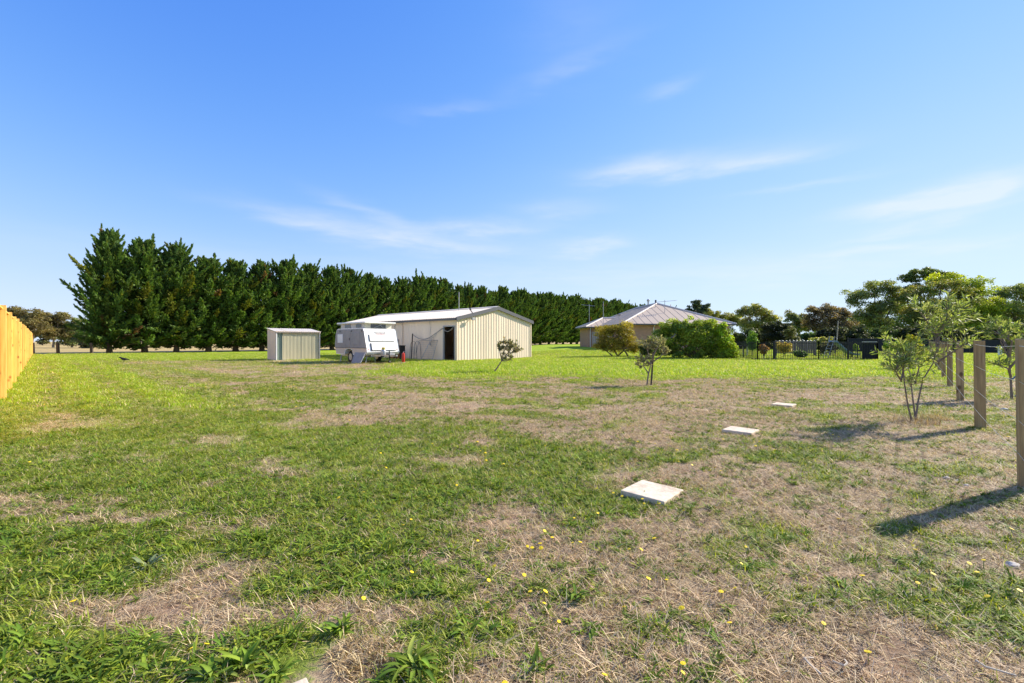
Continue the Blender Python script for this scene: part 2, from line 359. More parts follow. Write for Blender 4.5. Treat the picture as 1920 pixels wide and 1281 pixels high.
def fields(x, y):
    """greenness, lushness of the far lawn, bareness"""
    x = np.asarray(x, float); y = np.asarray(y, float)
    off = (x-F0.x)*FB.x+(y-F0.y)*FB.y
    n1 = fbm(x/1.5, y/1.1, 11, 4); n2 = fbm(x/.42, y/.42, 23, 3); n3 = fbm(x/4.5, y/3.2, 31, 3)
    n4 = fbm(x/.95, y/.6, 57, 2)
    g = .475+(n1-.5)*1.0+(n2-.5)*2.0+(n3-.5)*.6+(n4-.5)*.9
    strip = (1-ss(2.9, 4.0, off+(n1-.5)*1.2))*ss(3.2, 6.0, y)*(.72+.28*np.sin(off*2*np.pi/1.15+.6*n3))
    g = g+.55*strip
    g = g+.5*np.exp(-((off-4.6+(n3-.5)*.6)/.33)**2)*ss(8, 10, y)*(1-ss(19, 24, y))
    g = g+.07*(1-ss(-2.2, .6, x))*(1-ss(4, 11, y))
    g = g-.06*ss(.4, 1.6, x)*(1-ss(3, 6, y))-.04*ss(5, 8, y)*(1-ss(14, 17, y))*ss(-6, -3, x)
    lim = ss(13.6, 18.6, y+(n1-.5)*5.5+(n2-.5)*4)*ss(-6.5, -2.5, x+(n3-.5)*3+(y-20)*.12)
    lim = np.maximum(lim, ss(27, 33, y)*ss(-45, -30, x)); lim = np.maximum(lim, .42*np.clip(strip, 0, 1)*ss(4, 13, y)*ss(.3, .9, strip))
    lim = lim*(1-.8*np.exp(-((x-1.5)/4)**2-((y-38)/6)**2))
    g = g+.75*lim+.22*ss(17, 22, y)*(1-lim)
    g = g+blob_sum(x, y, GREEN)-blob_sum(x, y, BROWN)
    hedge_s = (x+41.2)*(-.743)+(y-46.5)*.669                    # beyond the hedge line: dry paddock
    pad = ss(-1.2, .4, hedge_s+(n1-.5)*.8)
    g = g*(1-pad)-.1*pad
    lim = lim*(1-pad)
    bare = ss(.60, .80, .5-g*.75+(n2-.5)*.5+(n1-.5)*.3)
    return g, lim, bare, pad, strip

def axis_spacing(segs):
    out = []
    for a, b, step in segs:
        n = max(1, int(round((b-a)/step))); out += list(np.linspace(a, b, n, endpoint=False))
    return np.array(out+[segs[-1][1]])
def build_ground():
    xs = axis_spacing([(-4000, -400, 600), (-400, -80, 40), (-80, -30, 2.5), (-30, -12, .5), (-12, -5, .16), (-5, 5, .05), (5, 12, .16), (12, 30, .5), (30, 90, 2.5), (90, 400, 40), (400, 4000, 600)])
    ys = axis_spacing([(-30, 0, 2), (0, 6, .05), (6, 14, .13), (14, 40, .4), (40, 120, 2), (120, 600, 30), (600, 6000, 600)])
    X, Y = np.meshgrid(xs, ys)
    x, y = X.ravel(), Y.ravel(); z = height(x, y)
    nx, ny = len(xs), len(ys)
    i = np.arange(ny-1)[:, None]*nx+np.arange(nx-1)[None, :]
    F = np.stack([i, i+1, i+nx+1, i+nx], -1).reshape(-1, 4)
    me = quick_mesh('ground', np.stack([x, y, z], 1), F, smooth=True)
    g, lim, bare, pad, strip = fields(x, y)
    a = me.color_attributes.new('cover', 'FLOAT_COLOR', 'POINT')
    c = np.stack([np.clip(g, 0, 1), lim, bare, pad], 1).astype(np.float32); a.data.foreach_set('color', c.ravel())
    a = me.attributes.new('strip', 'FLOAT', 'POINT'); a.data.foreach_set('value', strip.astype(np.float32))
    m, N, L, p = new_mat('field_soil_and_turf'); p.inputs['Roughness'].default_value = .95; p.inputs['Specular IOR Level'].default_value = .1
    at_ = N.new('ShaderNodeAttribute'); at_.attribute_name = 'cover'
    at2 = N.new('ShaderNodeAttribute'); at2.attribute_name = 'strip'
    sp = N.new('ShaderNodeSeparateColor'); L.new(at_.outputs['Color'], sp.inputs[0])
    tc = N.new('ShaderNodeTexCoord')
    def noise(scale, detail=6, rough=.6, st=(1, 1, 1)):
        mp = N.new('ShaderNodeMapping'); mp.inputs['Scale'].default_value = st; L.new(tc.outputs['Object'], mp.inputs[0])
        n = N.new('ShaderNodeTexNoise'); n.inputs['Scale'].default_value = scale; n.inputs['Detail'].default_value = detail; n.inputs['Roughness'].default_value = rough
        L.new(mp.outputs[0], n.inputs['Vector']); return n.outputs[0]
    def mixc(f, a_, b_):
        n = N.new('ShaderNodeMix'); n.data_type = 'RGBA'
        L.new(f, n.inputs['Factor']) if not isinstance(f, float) else setattr(n.inputs['Factor'], 'default_value', f)
        for k, v in (('A', a_), ('B', b_)):
            if isinstance(v, tuple): n.inputs[k].default_value = (*v, 1)
            else: L.new(v, n.inputs[k])
        return n.outputs['Result']
    def mr(v, a_, b_, c_=0., d_=1.):
        n = N.new('ShaderNodeMapRange'); n.interpolation_type = 'SMOOTHSTEP'
        for k, q in zip(('From Min', 'From Max', 'To Min', 'To Max'), (a_, b_, c_, d_)): n.inputs[k].default_value = q
        L.new(v, n.inputs['Value']); return n.outputs[0]
    def ma(op, a_, b_):
        n = N.new('ShaderNodeMath'); n.operation = op
        for k, v in enumerate((a_, b_)):
            if isinstance(v, float): n.inputs[k].default_value = v
            else: L.new(v, n.inputs[k])
        return n.outputs[0]
    fine = noise(38, 6, .7); mid = noise(7, 6, .65); big = noise(1.3, 5, .6); streak = noise(24, 5, .7, (1, .35, 1))
    straw = mixc(mr(fine, .3, .7), (.13, .085, .045), (.48, .36, .225))
    straw = mixc(mr(mid, .35, .7, 0., .55), straw, (.56, .43, .29))
    soil = mixc(mr(mid, .3, .7), (.23, .14, .085), (.43, .305, .205))
    dry = mixc(sp.outputs[2], straw, soil)
    grn = mixc(mr(fine, .3, .7), (.11, .17, .025), (.27, .33, .06))
    grn = mixc(mr(big, .35, .65, 0., .5), grn, (.20, .25, .05))
    lime = mixc(mr(streak, .3, .7), (.22, .33, .014), (.36, .46, .035))
    lime = mixc(mr(mid, .45, .8, 0., .5), lime, (.46, .46, .12))
    gsel = mr(ma('ADD', sp.outputs[0], ma('MULTIPLY', ma('SUBTRACT', fine, .5), 1.1)), .38, .70)
    c_ = mixc(gsel, dry, grn)
    lsel = mr(ma('ADD', sp.outputs[1], ma('MULTIPLY', ma('SUBTRACT', mid, .5), .7)), .35, .75)
    c_ = mixc(lsel, c_, lime)
    c_ = mixc(ma('MULTIPLY', at2.outputs['Fac'], .55), c_, mixc(mr(mid, .3, .7), (.23, .35, .028), (.38, .48, .055)))
    padc = mixc(mr(big, .3, .7), (.50, .36, .155), (.42, .33, .14))
    c_ = mixc(at_.outputs['Alpha'], c_, padc)
    L.new(c_, p.inputs['Base Color'])
    b = N.new('ShaderNodeBump'); b.inputs['Strength'].default_value = .9; b.inputs['Distance'].default_value = .03
    L.new(ma('ADD', fine, ma('MULTIPLY', mid, .8)), b.inputs['Height']); L.new(b.outputs[0], p.inputs['Normal'])
    o = link('ground', me, m); o['kind'] = 'structure'
    o['label'] = 'patchy green and straw coloured field running back to the sheds'
    return o
ground = build_ground()

# ------------------------------------------------------------------ ground cover (stuff)
def blade_tuft(seed, n, rad, lmin, lmax, w, lean, cols, colw, curl=.6):
    r = np.random.default_rng(seed); V = []; F = []; T = []
    for i in range(n):
        a = r.uniform(0, 2*np.pi); d = rad*math.sqrt(r.uniform()); bx, by = d*math.cos(a), d*math.sin(a)
        L_ = r.uniform(lmin, lmax); yaw = r.uniform(0, 2*np.pi); tilt = r.uniform(*lean)
        dx, dy = math.cos(yaw), math.sin(yaw); sx, sy = -dy, dx
        c = np.array(cols[r.choice(len(cols), p=colw)])*r.uniform(.75, 1.3)
        pts = []; x = y = 0; z = -.004; ang = tilt
        for s in range(3):
            ww = w*(1, .85, .06)[s]*r.uniform(.9, 1.1)/2
            pts.append((bx+x-sx*ww, by+y-sy*ww, z)); pts.append((bx+x+sx*ww, by+y+sy*ww, z))
            x += dx*math.sin(ang)*L_/2; y += dy*math.sin(ang)*L_/2; z += max(math.cos(ang)*L_/2, -z*.6 if s else .001); ang += curl*r.uniform(.2, 1.2)
        b = len(V); V += pts; F += [(b, b+1, b+3, b+2), (b+2, b+3, b+5, b+4)]; T += [c]*6
    return quick_mesh('tuft', np.array(V), np.array(F), np.array(T))
def leaf_strip(L_, W, yaw, t0, t1, c, r, base=(0, 0, 0), segs=4, fold=.25, wave=.0):
    """one broad leaf: a folded, arching strip of segs pieces (3 verts a row)"""
    dx, dy = math.cos(yaw), math.sin(yaw); sx, sy = -dy, dx
    V = []; x, y, z = base; F = []; T = []
    for s in range(segs+1):
        u = s/segs; ww = W/2*max(.10, (math.sin(math.pi*min(1, .12+u*.86))**.8))*(1 if s % 2 else 1-wave)
        ang = t0+(t1-t0)*u
        V += [(x-sx*ww, y-sy*ww, z+fold*ww), (x, y, z), (x+sx*ww, y+sy*ww, z+fold*ww)]
        T += [np.array(c)*.93, np.array(c)*1.12, np.array(c)*.93]
        x += dx*math.cos(ang)*L_/segs; y += dy*math.cos(ang)*L_/segs; z += math.sin(ang)*L_/segs
    for s in range(segs):
        b = 3*s; F += [(b, b+1, b+4, b+3), (b+1, b+2, b+5, b+4)]
    return V, F, T
def rosette(seed, n, lmin, lmax, w, cols, up=(.15, .9), wave=.25):
    r = np.random.default_rng(seed); V = []; F = []; T = []
    for i in range(n):
        c = np.array(cols[r.integers(len(cols))])*r.uniform(.75, 1.25); L_ = r.uniform(lmin, lmax)
        t0 = r.uniform(*up); v, f, t = leaf_strip(L_, w*r.uniform(.7, 1.25)*(L_/lmax)**.5, r.uniform(0, 2*np.pi), t0, t0-r.uniform(.5, 1.3), c, r, (r.normal(0, .008), r.normal(0, .008), 0), wave=wave)
        v = [(p[0], p[1], max(p[2], .003)) for p in v]
        b = len(V); V += v; F += [tuple(q+b for q in k) for k in f]; T += t
    return quick_mesh('rosette', np.array(V), np.array(F), np.array(T))

G1, G2, G3 = (.215, .285, .024), (.31, .37, .04), (.42, .43, .09)
S1, S2, S3 = (.47, .345, .19), (.66, .52, .32), (.24, .155, .075)
LM1, LM2, LM3 = (.25, .39, .014), (.34, .47, .028), (.45, .50, .08)
W1, W2, W3 = (.12, .20, .022), (.22, .32, .034), (.36, .44, .085)

def gn_scatter(name, P, S, ROT, src_mesh, m, label):
    """a point mesh carrying rotation and scale, one tuft instanced on each point by geometry nodes"""
    src_mesh.materials.clear(); src_mesh.materials.append(m)
    src = bpy.data.objects.new(name+'_piece', src_mesh)
    me = bpy.data.meshes.new(name); me.vertices.add(len(P)); me.vertices.foreach_set('co', np.asarray(P, np.float32).ravel())
    a = me.attributes.new('scl', 'FLOAT', 'POINT'); a.data.foreach_set('value', np.asarray(S, np.float32))
    a = me.attributes.new('rot', 'FLOAT_VECTOR', 'POINT'); a.data.foreach_set('vector', np.asarray(ROT, np.float32).ravel())
    ng = bpy.data.node_groups.new(name, 'GeometryNodeTree')
    ng.interface.new_socket('Geometry', in_out='INPUT', socket_type='NodeSocketGeometry'); ng.interface.new_socket('Geometry', in_out='OUTPUT', socket_type='NodeSocketGeometry')
    N = ng.nodes; L = ng.links
    gi = N.new('NodeGroupInput'); go = N.new('NodeGroupOutput'); oi = N.new('GeometryNodeObjectInfo'); oi.inputs['Object'].default_value = src; oi.inputs['As Instance'].default_value = True
    ip = N.new('GeometryNodeInstanceOnPoints')
    ra = N.new('GeometryNodeInputNamedAttribute'); ra.data_type = 'FLOAT_VECTOR'; ra.inputs['Name'].default_value = 'rot'
    sa = N.new('GeometryNodeInputNamedAttribute'); sa.data_type = 'FLOAT'; sa.inputs['Name'].default_value = 'scl'
    L.new(gi.outputs[0], ip.inputs['Points']); L.new(oi.outputs['Geometry'], ip.inputs['Instance'])
    L.new(ra.outputs[0], ip.inputs['Rotation']); L.new(sa.outputs[0], ip.inputs['Scale']); L.new(ip.outputs[0], go.inputs[0])
    o = link(name, me); md = o.modifiers.new('scatter', 'NODES'); md.node_group = ng
    return tag(o, label, None, None, 'stuff')

SLABS = [(1223, 921, .40, .35), (1388, 806, .46, .22), (1470, 757, .5, .2), (566, 1290, .14, .14)]   # pixel, keep-out half sizes
def scatter_all():
    rg = np.random.default_rng(7)
    def cand(y0, y1, dens, side=1.22, extra=1.2):
        n = int(dens*(y1-y0)*(side*(y0+y1)+2*extra))
        y = rg.uniform(y0, y1, n*2); x = rg.uniform(-1, 1, n*2)*(side*y1+extra); k = np.abs(x) < side*y+extra
        return x[k], y[k]
    def keep(x, y, prob):
        k = rg.uniform(size=len(x)) < prob
        off = (x-F0.x)*FB.x+(y-F0.y)*FB.y; k &= off > .06
        for px, py, a, b in SLABS:
            c = gp(px, py); k &= ~((np.abs(x-c.x)+np.abs(y-c.y) < .27))
        # shed footprints
        lx = (x+3.3)*.669+(y-27.6)*.743; ly = -(x+3.3)*.743+(y-27.6)*.669
        k &= ~((lx > -.05) & (lx < 7) & (ly > -.05) & (ly < 14.5))
        k &= ~((((x+41.2)*(-.743)+(y-46.5)*.669) > 1))
        return k
    bands = [(1.0, 4.0, 300, 1.0), (4.0, 8.0, 150, 1.1), (8.0, 16.0, 60, 1.35), (16.0, 46.0, 17, 2.1)]
    kinds = {k: [] for k in ('green_a', 'green_b', 'dry_a', 'dry_b', 'lime_a', 'lime_b', 'weed_a', 'weed_b', 'weed_c', 'weed_d', 'flower')}
    def put(k, x, y, s): 
        if len(x): kinds[k].append(np.stack([x, y, s], 1))
    for y0, y1, dens, sc in bands:
        x, y = cand(y0, y1, dens); g, lim, bare, pad, strip = fields(x, y)
        p = np.clip(.08+.98*ss(.22, .78, g)+strip*.4, 0, 1)*(1-.85*bare)*(1-lim*.9); k = keep(x, y, p)
        s = sc*rg.uniform(.7, 1.3, k.sum())*(.75+.35*np.clip(g[k], 0, 1)); h = rg.uniform(size=k.sum()) < .5
        put('green_a', x[k][h], y[k][h], s[h]); put('green_b', x[k][~h], y[k][~h], s[~h])
        x, y = cand(y0, y1, dens*1.1); g, lim, bare, pad, strip = fields(x, y)
        p = np.clip(1.05-.85*ss(.15, .95, g), 0, 1)*(1-.6*bare)*(1-lim*.85)*(1-.7*strip); k = keep(x, y, p)
        s = sc*rg.uniform(.6, 1.2, k.sum()); h = rg.uniform(size=k.sum()) < .5
        put('dry_a', x[k][h], y[k][h], s[h]); put('dry_b', x[k][~h], y[k][~h], s[~h])
        if y1 > 14:
            x, y = cand(y0, y1, dens*1.8); g, lim, bare, pad, strip = fields(x, y)
            k = keep(x, y, np.clip(lim*1.1, 0, 1)); s = sc*rg.uniform(.7, 1.15, k.sum()); h = rg.uniform(size=k.sum()) < .5
            put('lime_a', x[k][h], y[k][h], s[h]); put('lime_b', x[k][~h], y[k][~h], s[~h])
        if y0 < 16:
            x, y = cand(y0, y1, dens*1.35); g, lim, bare, pad, strip = fields(x, y)
            wn = fbm(x/.8, y/.7, 77, 3); bp = np.clip(blob_sum(x, y, BROWN)*1.7, 0, 1); wp = np.clip(blob_sum(x, y, GREEN)*1.6, 0, 1)*(1-bp)
            p = np.clip(ss(.36, .95, g+(wn-.5)*1.3)*.8+.12+.75*ss(.50, .60, fbm(x/.30, y/.27, 61, 2))+.9*wp, 0, 1)*(1-lim)*(1-.5*bare)*(1-.85*bp)*(1-.75*strip*ss(6, 9, y)); k = keep(x, y, p)
            s = sc**.7*rg.uniform(.40, 1.0, k.sum())*(.74+.25*np.clip(g[k], 0, 1)+.28*wp[k]); q = rg.integers(0, 4, k.sum())
            for j, nm in enumerate(('weed_a', 'weed_b', 'weed_c', 'weed_d')): put(nm, x[k][q == j], y[k][q == j], s[q == j])
    # far yellow flowers in drifts
    x, y = cand(4.2, 26, 3.2); g, lim, bare, pad, strip = fields(x, y); fn = fbm(x/2.2, y/1.6, 91, 3)
    k = keep(x, y, ss(.50, .66, fn)*(1-lim)*(1-.7*strip)*.55); put('flower', x[k], y[k], rg.uniform(.5, .8, k.sum())*(1+.03*y[k]))
    lab = {'green': 'short green grass blades growing in patches across the field', 'dry': 'dry straw coloured grass matted over the field',
           'lime': 'bright lime green mown lawn in front of the house', 'weed': 'low broad leaved green weeds spread through the grass', 'flower': 'small yellow flowers dotted through the distant grass'}
    src = {
     'green_a': (blade_tuft(1, 26, .075, .018, .050, .0042, (.3, 1.25), [G1, G2, G3, S1], [.34, .36, .2, .1]), 'grass'),
     'green_b': (blade_tuft(2, 22, .085, .022, .062, .0042, (.2, 1.2), [G1, G2, G3, S2], [.3, .36, .22, .12]), 'grass'),
     'dry_a': (blade_tuft(3, 26, .085, .03, .085, .0030, (.8, 1.5), [S1, S2, S3, G3], [.38, .34, .22, .06], .2), 'straw'),
     'dry_b': (blade_tuft(4, 20, .10, .04, .12, .0030, (1.0, 1.52), [S1, S2, S3, G3], [.36, .30, .26, .08], .12), 'straw'),
     'lime_a': (blade_tuft(5, 26, .10, .03, .06, .008, (.1, .9), [LM1, LM2, LM3], [.4, .4, .2]), 'grass'),
     'lime_b': (blade_tuft(6, 22, .11, .03, .07, .008, (.1, 1.0), [LM1, LM2, LM3, S2], [.35, .4, .15, .1]), 'grass'),
     'weed_a': (rosette(11, 15, .035, .075, .017, [W1, W2, W3], (.1, .8)), 'weed'),
     'weed_b': (rosette(12, 13, .04, .085, .014, [W1, W2, W2], (.2, 1.0), .4), 'weed'),
     'weed_c': (rosette(13, 11, .03, .06, .019, [W2, W3, W1], (.05, .6)), 'weed'),
     'weed_d': (rosette(14, 17, .04, .095, .012, [W1, W1, W2, G2], (.4, 1.2), .45), 'weed'),
    }
    fm = MB(); fm.lathe([(.003, .055), (.017, .062), (.0155, .067), (.006, .070)], n=9)
    src['flower'] = (fm.mesh('flower_head'), 'petal')
    names = {'green': 'grass', 'dry': 'dry_grass', 'lime': 'lawn_grass', 'weed': 'ground_weeds', 'flower': 'distant_flowers'}
    for k, parts in kinds.items():
        if not parts: continue
        P = np.concatenate(parts); z = height(P[:, 0], P[:, 1])
        rot = np.zeros((len(P), 3)); rot[:, 2] = rg.uniform(0, 2*np.pi, len(P)); rot[:, 0] = rg.normal(0, .08, len(P)); rot[:, 1] = rg.normal(0, .08, len(P))
        me, mt = src[k]; base = k.split('_')[0]
        gn_scatter(names[base], np.stack([P[:, 0], P[:, 1], z], 1), P[:, 2], rot, me, M[mt], lab[base])
scatter_all()

# ------------------------------------------------------------------ timber paling fence (left)
def timber_fence():
    ang = math.atan2(A.y, A.x)                                     # local x runs along the fence, local -y faces the yard
    base = F0-A*6.0
    f = thing('paling_fence', 'tall fresh orange pine paling fence along the left edge of the field', 'fence', base, ang)
    L_ = 6.0+47.2; w = .10; rnd = random.Random(3)
    under = MB().box(-.048, 0, .04, .048, .016, 1.86).mesh('paling', .002)
    over = MB().box(-.05, -.016, .04, .05, 0, 1.86).mesh('paling', .002)
    n = int(L_/.082); rest = MB()
    for i in range(n):
        x = .05+i*.082; big = 30 < i < 330
        if big:
            o = link('paling', over if i % 2 else under, M['paling'], f); o.location = (x, -.001 if i % 2 else .001, rnd.uniform(-.012, .012)); o.rotation_euler = (0, rnd.uniform(-.004, .004), 0)
        else:
            y0 = -.017 if i % 2 else .001; rest.box(x-.049, y0, .04, x+.049, y0+.016, 1.86+rnd.uniform(-.012, .012))
    r_ = rest.build('far_palings', M['paling'], f); r_['kind'] = 'stuff'
    post = MB().box(-.05, -.105, -.2, .05, -.02, 1.945).mesh('fence_post', .004)
    k = 0; x = .7
    while x < L_: o = link('fence_post', post, M['paling'], f); o.location = (x, 0, rnd.uniform(-.02, .03)); x += 2.75
    for z in (.35, 1.05, 1.72): MB().box(0, .02, z-.04, L_, .06, z+.04).build('rail', M['paling'], f)
    MB().box(0, -.06, 1.874, L_, .03, 1.90).build('top_capping', M['paling'], f, .003)
timber_fence()

# ------------------------------------------------------------------ post and wire fence (right)
def wire_fence():
    p1 = gp(1930, 917); p2 = gp(1838, 803); p3 = gp(1800.5, 751)
    d = (p3-p2).normalized(); s = 3.93
    f = thing('wire_fence', 'post and wire fence of square pine posts on the right', 'fence', (0, 0, 0))
    ang = math.atan2(d.y, d.x)
    pos = [p2-d*s*2, p1, p2, p3]+[p3+d*s*k for k in range(1, 9)]
    rnd = random.Random(5); ns = Vector((-d.y, d.x, 0))*.059
    hts = [(1.16, .006), (.87, .004), (.55, .004), (.28, .004)]
    lab = {1: 'nearest pine fence post cut by the right edge of the picture', 2: 'second pine fence post, pale yellow face with brown knots'}
    for i, p in enumerate(pos):
        w = .056*rnd.uniform(.94, 1.06)
        o = MB().box(-w, -w, -.3, w, w, 1.20+(.015 if i == 1 else rnd.uniform(-.01, .012))).build('fence_post', M['post'], f, .006)
        o.location = (p.x, p.y, hz(p.x, p.y)); o.rotation_euler = (rnd.uniform(-.012, .012), rnd.uniform(-.012, .012), ang+rnd.uniform(-.06, .06))
        if i in lab: o['label'] = lab[i]
        for z, r in hts:
            st = MB(); st.tube([p+ns*.98+Vector((0, 0, z-.012)), p+ns*1.07+Vector((0, 0, z)), p+ns*.98+Vector((0, 0, z+.012))], .002, 4)
            st.build('staple', M['wire'], o).matrix_parent_inverse = (Matrix.Translation(o.location) @ o.rotation_euler.to_matrix().to_4x4()).inverted()
    for z, r in hts:
        pts = []
        for a, b in zip(pos[:-1], pos[1:]):
            for t in (0, .25, .5, .75):
                q = a.lerp(b, t); pts.append(q+ns*1.04+Vector((0, 0, z-.02*math.sin(math.pi*t)+hz(q.x, q.y)*.5)))
        pts.append(pos[-1]+ns*1.04+Vector((0, 0, z)))
        MB().tube(pts, r*.55, 5).build('fence_wire', M['wire'], f)
    return pos
post_pos = wire_fence()

# ------------------------------------------------------------------ concrete slabs
def slab(px, py, w, l, t, rot, label, tip=(0, 0)):
    c = gp(px, py, .03)
    o = MB().box(-w/2, -l/2, -.03, w/2, l/2, t).build('concrete_slab', M['concrete'], None, .008, seg=2)
    o.location = (c.x, c.y, hz(c.x, c.y)+.004); o.rotation_euler = (tip[0], tip[1], rot)
    return tag(o, label, 'slab', 'concrete slabs lying in the grass')
slab(1223, 918, .40, .35, .034, R(50), 'pale concrete slab lying in dry grass, nearest and largest of three', (R(2), R(1.5)))
slab(1389, 806, .33, .36, .030, R(46), 'small white concrete slab, middle one of the row of three')
slab(1470, 757.5, .34, .34, .030, R(46), 'farthest white concrete slab of the row of three')
c = gp(566, 1283, .03)
o = MB().box(-.11, -.10, -.03, .11, .10, .03).build('concrete_slab', M['concrete'], None, .006, seg=2)
o.location = (c.x-.03, c.y-.10, hz(c.x, c.y)+.012); o.rotation_euler = (0, 0, R(38))
tag(o, 'corner of a pale slab cut by the bottom edge among weeds', 'slab', 'concrete slabs lying in the grass')

# ------------------------------------------------------------------ ribbed steel sheets
def rib_profile(u0, u1, pitch, depth):
    pts = []; k = math.floor(u0/pitch)
    while k*pitch < u1+pitch:
        b = k*pitch
        for du, d in ((0, 0), (pitch*.55, 0), (pitch*.66, depth), (pitch*.88, depth), (pitch*.99, 0)):
            u = b+du
            if u0-1e-6 <= u <= u1+1e-6: pts.append((u, d))
        k += 1
    if pts[0][0] > u0+1e-4: pts.insert(0, (u0, pts[0][1] if pts[0][1] else 0))
    if pts[-1][0] < u1-1e-4: pts.append((u1, pts[-1][1] if pts[-1][1] else 0))
    return pts
def wall_sheet(name, u0, u1, zb, zt, P, m, parent, pitch=.2, depth=.032):
    pr = rib_profile(u0, u1, pitch, depth); V = []; F = []
    for u, d in pr: V += [P(u, d, zb(u) if callable(zb) else zb), P(u, d, zt(u) if callable(zt) else zt)]
    for i in range(len(pr)-1): F.append((2*i, 2*i+2, 2*i+3, 2*i+1))
    return link(name, quick_mesh(name, np.array([tuple(v) for v in V]), np.array(F)), m, parent)

def big_shed():
    c = gp(857, 677.2)
    W, L_, E, RG = 6.95, 14.2, 2.62, 3.42
    s = thing('steel_shed', 'long cream steel shed with ribbed gable end and open side door', 'shed', c, R(48))
    slope = lambda u: E+(RG-E)*(1-abs(u-W/2)/(W/2))
    sw = W/9
    for i in range(9): wall_sheet('wall_sheet', i*sw+.002, (i+1)*sw-.002, -.05, slope, lambda u, d, z: (u, -d, z), M['cream'], s, .235, .017)
    d0, d1, dh = .22, 1.22, 2.13                                   # doorway in the long side
    MBx = lambda u, d, z: (-d, u, z)
    wall_sheet('wall_sheet', 0, d0, -.05, E, MBx, M['cream'], s, .19, .02)
    wall_sheet('door_header', d0, d1, dh, E, MBx, M['cream'], s, .19, .02)
    y = d1; n = 17; st = (L_-d1)/n
    for i in range(n): wall_sheet('wall_sheet', y+i*st+.002, y+(i+1)*st-.002, -.05, E, MBx, M['cream'], s, .19, .02)
    wall_sheet('rear_wall', 0, W, -.05, slope, lambda u, d, z: (u, L_+d, z), M['cream'], s)
    wall_sheet('right_wall', 0, L_, -.05, E, lambda u, d, z: (W+d, u, z), M['cream'], s)
    MB().box(.06, .06, -.05, W-.06, L_-.06, .012).build('concrete_floor', M['concrete'], s)
    # door frame and the door swung open against the inside
    fr = MB(); fr.box(-.045, d0-.07, 0, .06, d0, dh+.05); fr.box(-.045, d1, 0, .06, d1+.07, dh+.05); fr.box(-.045, d0, dh-.02, .06, d1, dh+.05)
    fr.build('door_frame', M['grey_paint'], s, .004)
    dd = MB(); dd.box(.10, d0-.06, .03, 1.05, d0-.02, dh-.04); dd.build('door', M['cream'], s, .004)
    MB().box(-.05, -.05, -.05, .03, .03, E).build('corner_flashing', M['cream'], s, .004)
    MB().box(W-.03, -.05, -.05, W+.05, .03, E).build('corner_flashing', M['cream'], s, .004)
    # roof sheets run eave to ridge
    for side in (0, 1):
        nsh = 19; st = (L_+.2)/nsh
        for i in range(nsh):
            y0 = -.1+i*st+.002; y1 = -.1+(i+1)*st-.002; pr = rib_profile(y0, y1, .19, .026); V = []; F = []
            for u, d in pr:
                for x, z in ((-.14, E-.02), (W/2, RG+.02)):
                    xx = x if side == 0 else W-x; V.append((xx, u, z+.03+d))
            for k in range(len(pr)-1): F.append((2*k, 2*k+2, 2*k+3, 2*k+1))
            link('roof_sheet', quick_mesh('roof_sheet', np.array(V), np.array(F)), M['roof_white'], s)
    for sgn in (0, 1):
        b = MB(); X = lambda x: x if sgn == 0 else W-x
        poly = [(X(-.16), E-.17), (X(-.16), E+.055), (X(W/2), RG+.095), (X(W/2), RG-.13)]
        b.prism(poly, 'y', -.16, -.105); b.build('barge_board', M['dark_trim'], s)
    rc = MB(); rc.prism([(W/2-.22, RG+.045), (W/2, RG+.105), (W/2+.22, RG+.045), (W/2, RG+.12)], 'y', -.15, L_+.1); rc.build('ridge_cap', M['roof_white'], s)
    g = MB(); g.prism([(-.26, E-.02), (-.26, E-.13), (-.15, E-.13), (-.15, E-.02), (-.16, E-.02), (-.16, E-.12), (-.25, E-.12), (-.25, E-.02)], 'y', -.1, L_+.1); g.build('gutter', M['dark_trim'], s)
    g = MB(); g.box(W+.15, -.1, E-.13, W+.26, L_+.1, E-.02); g.build('gutter', M['dark_trim'], s)
    dp = MB(); dp.tube([(-.2, 5.6, E-.12), (-.07, 5.6, E-.3), (-.07, 5.6, .05)], .04, 8); dp.build('downpipe', M['cream'], s)
    # flood lamp under the barge and aerial mast on the roof
    fl = MB(); fl.box(.95, -.34, 2.52, 1.22, -.22, 2.68); fl.bar((1.08, -.05, 2.6), (1.08, -.26, 2.6), .04); fl.build('flood_lamp', M['grey_paint'], s, .01)
    fl = MB(); fl.bar((1.15, -.13, 2.98), (.95, -.16, 3.16), .05); fl.tube([(.95, -.16, 3.16), (.88, -.2, 3.24)], .06, 8); fl.build('sensor_lamp', M['dark_trim'], s)
    ms = MB(); ms.tube([(W/2-.5, 3.2, RG-.1), (W/2-.5, 3.2, RG+1.25)], .022, 6); ms.build('aerial_mast', M['galv'], s)
    return s
big_shed()

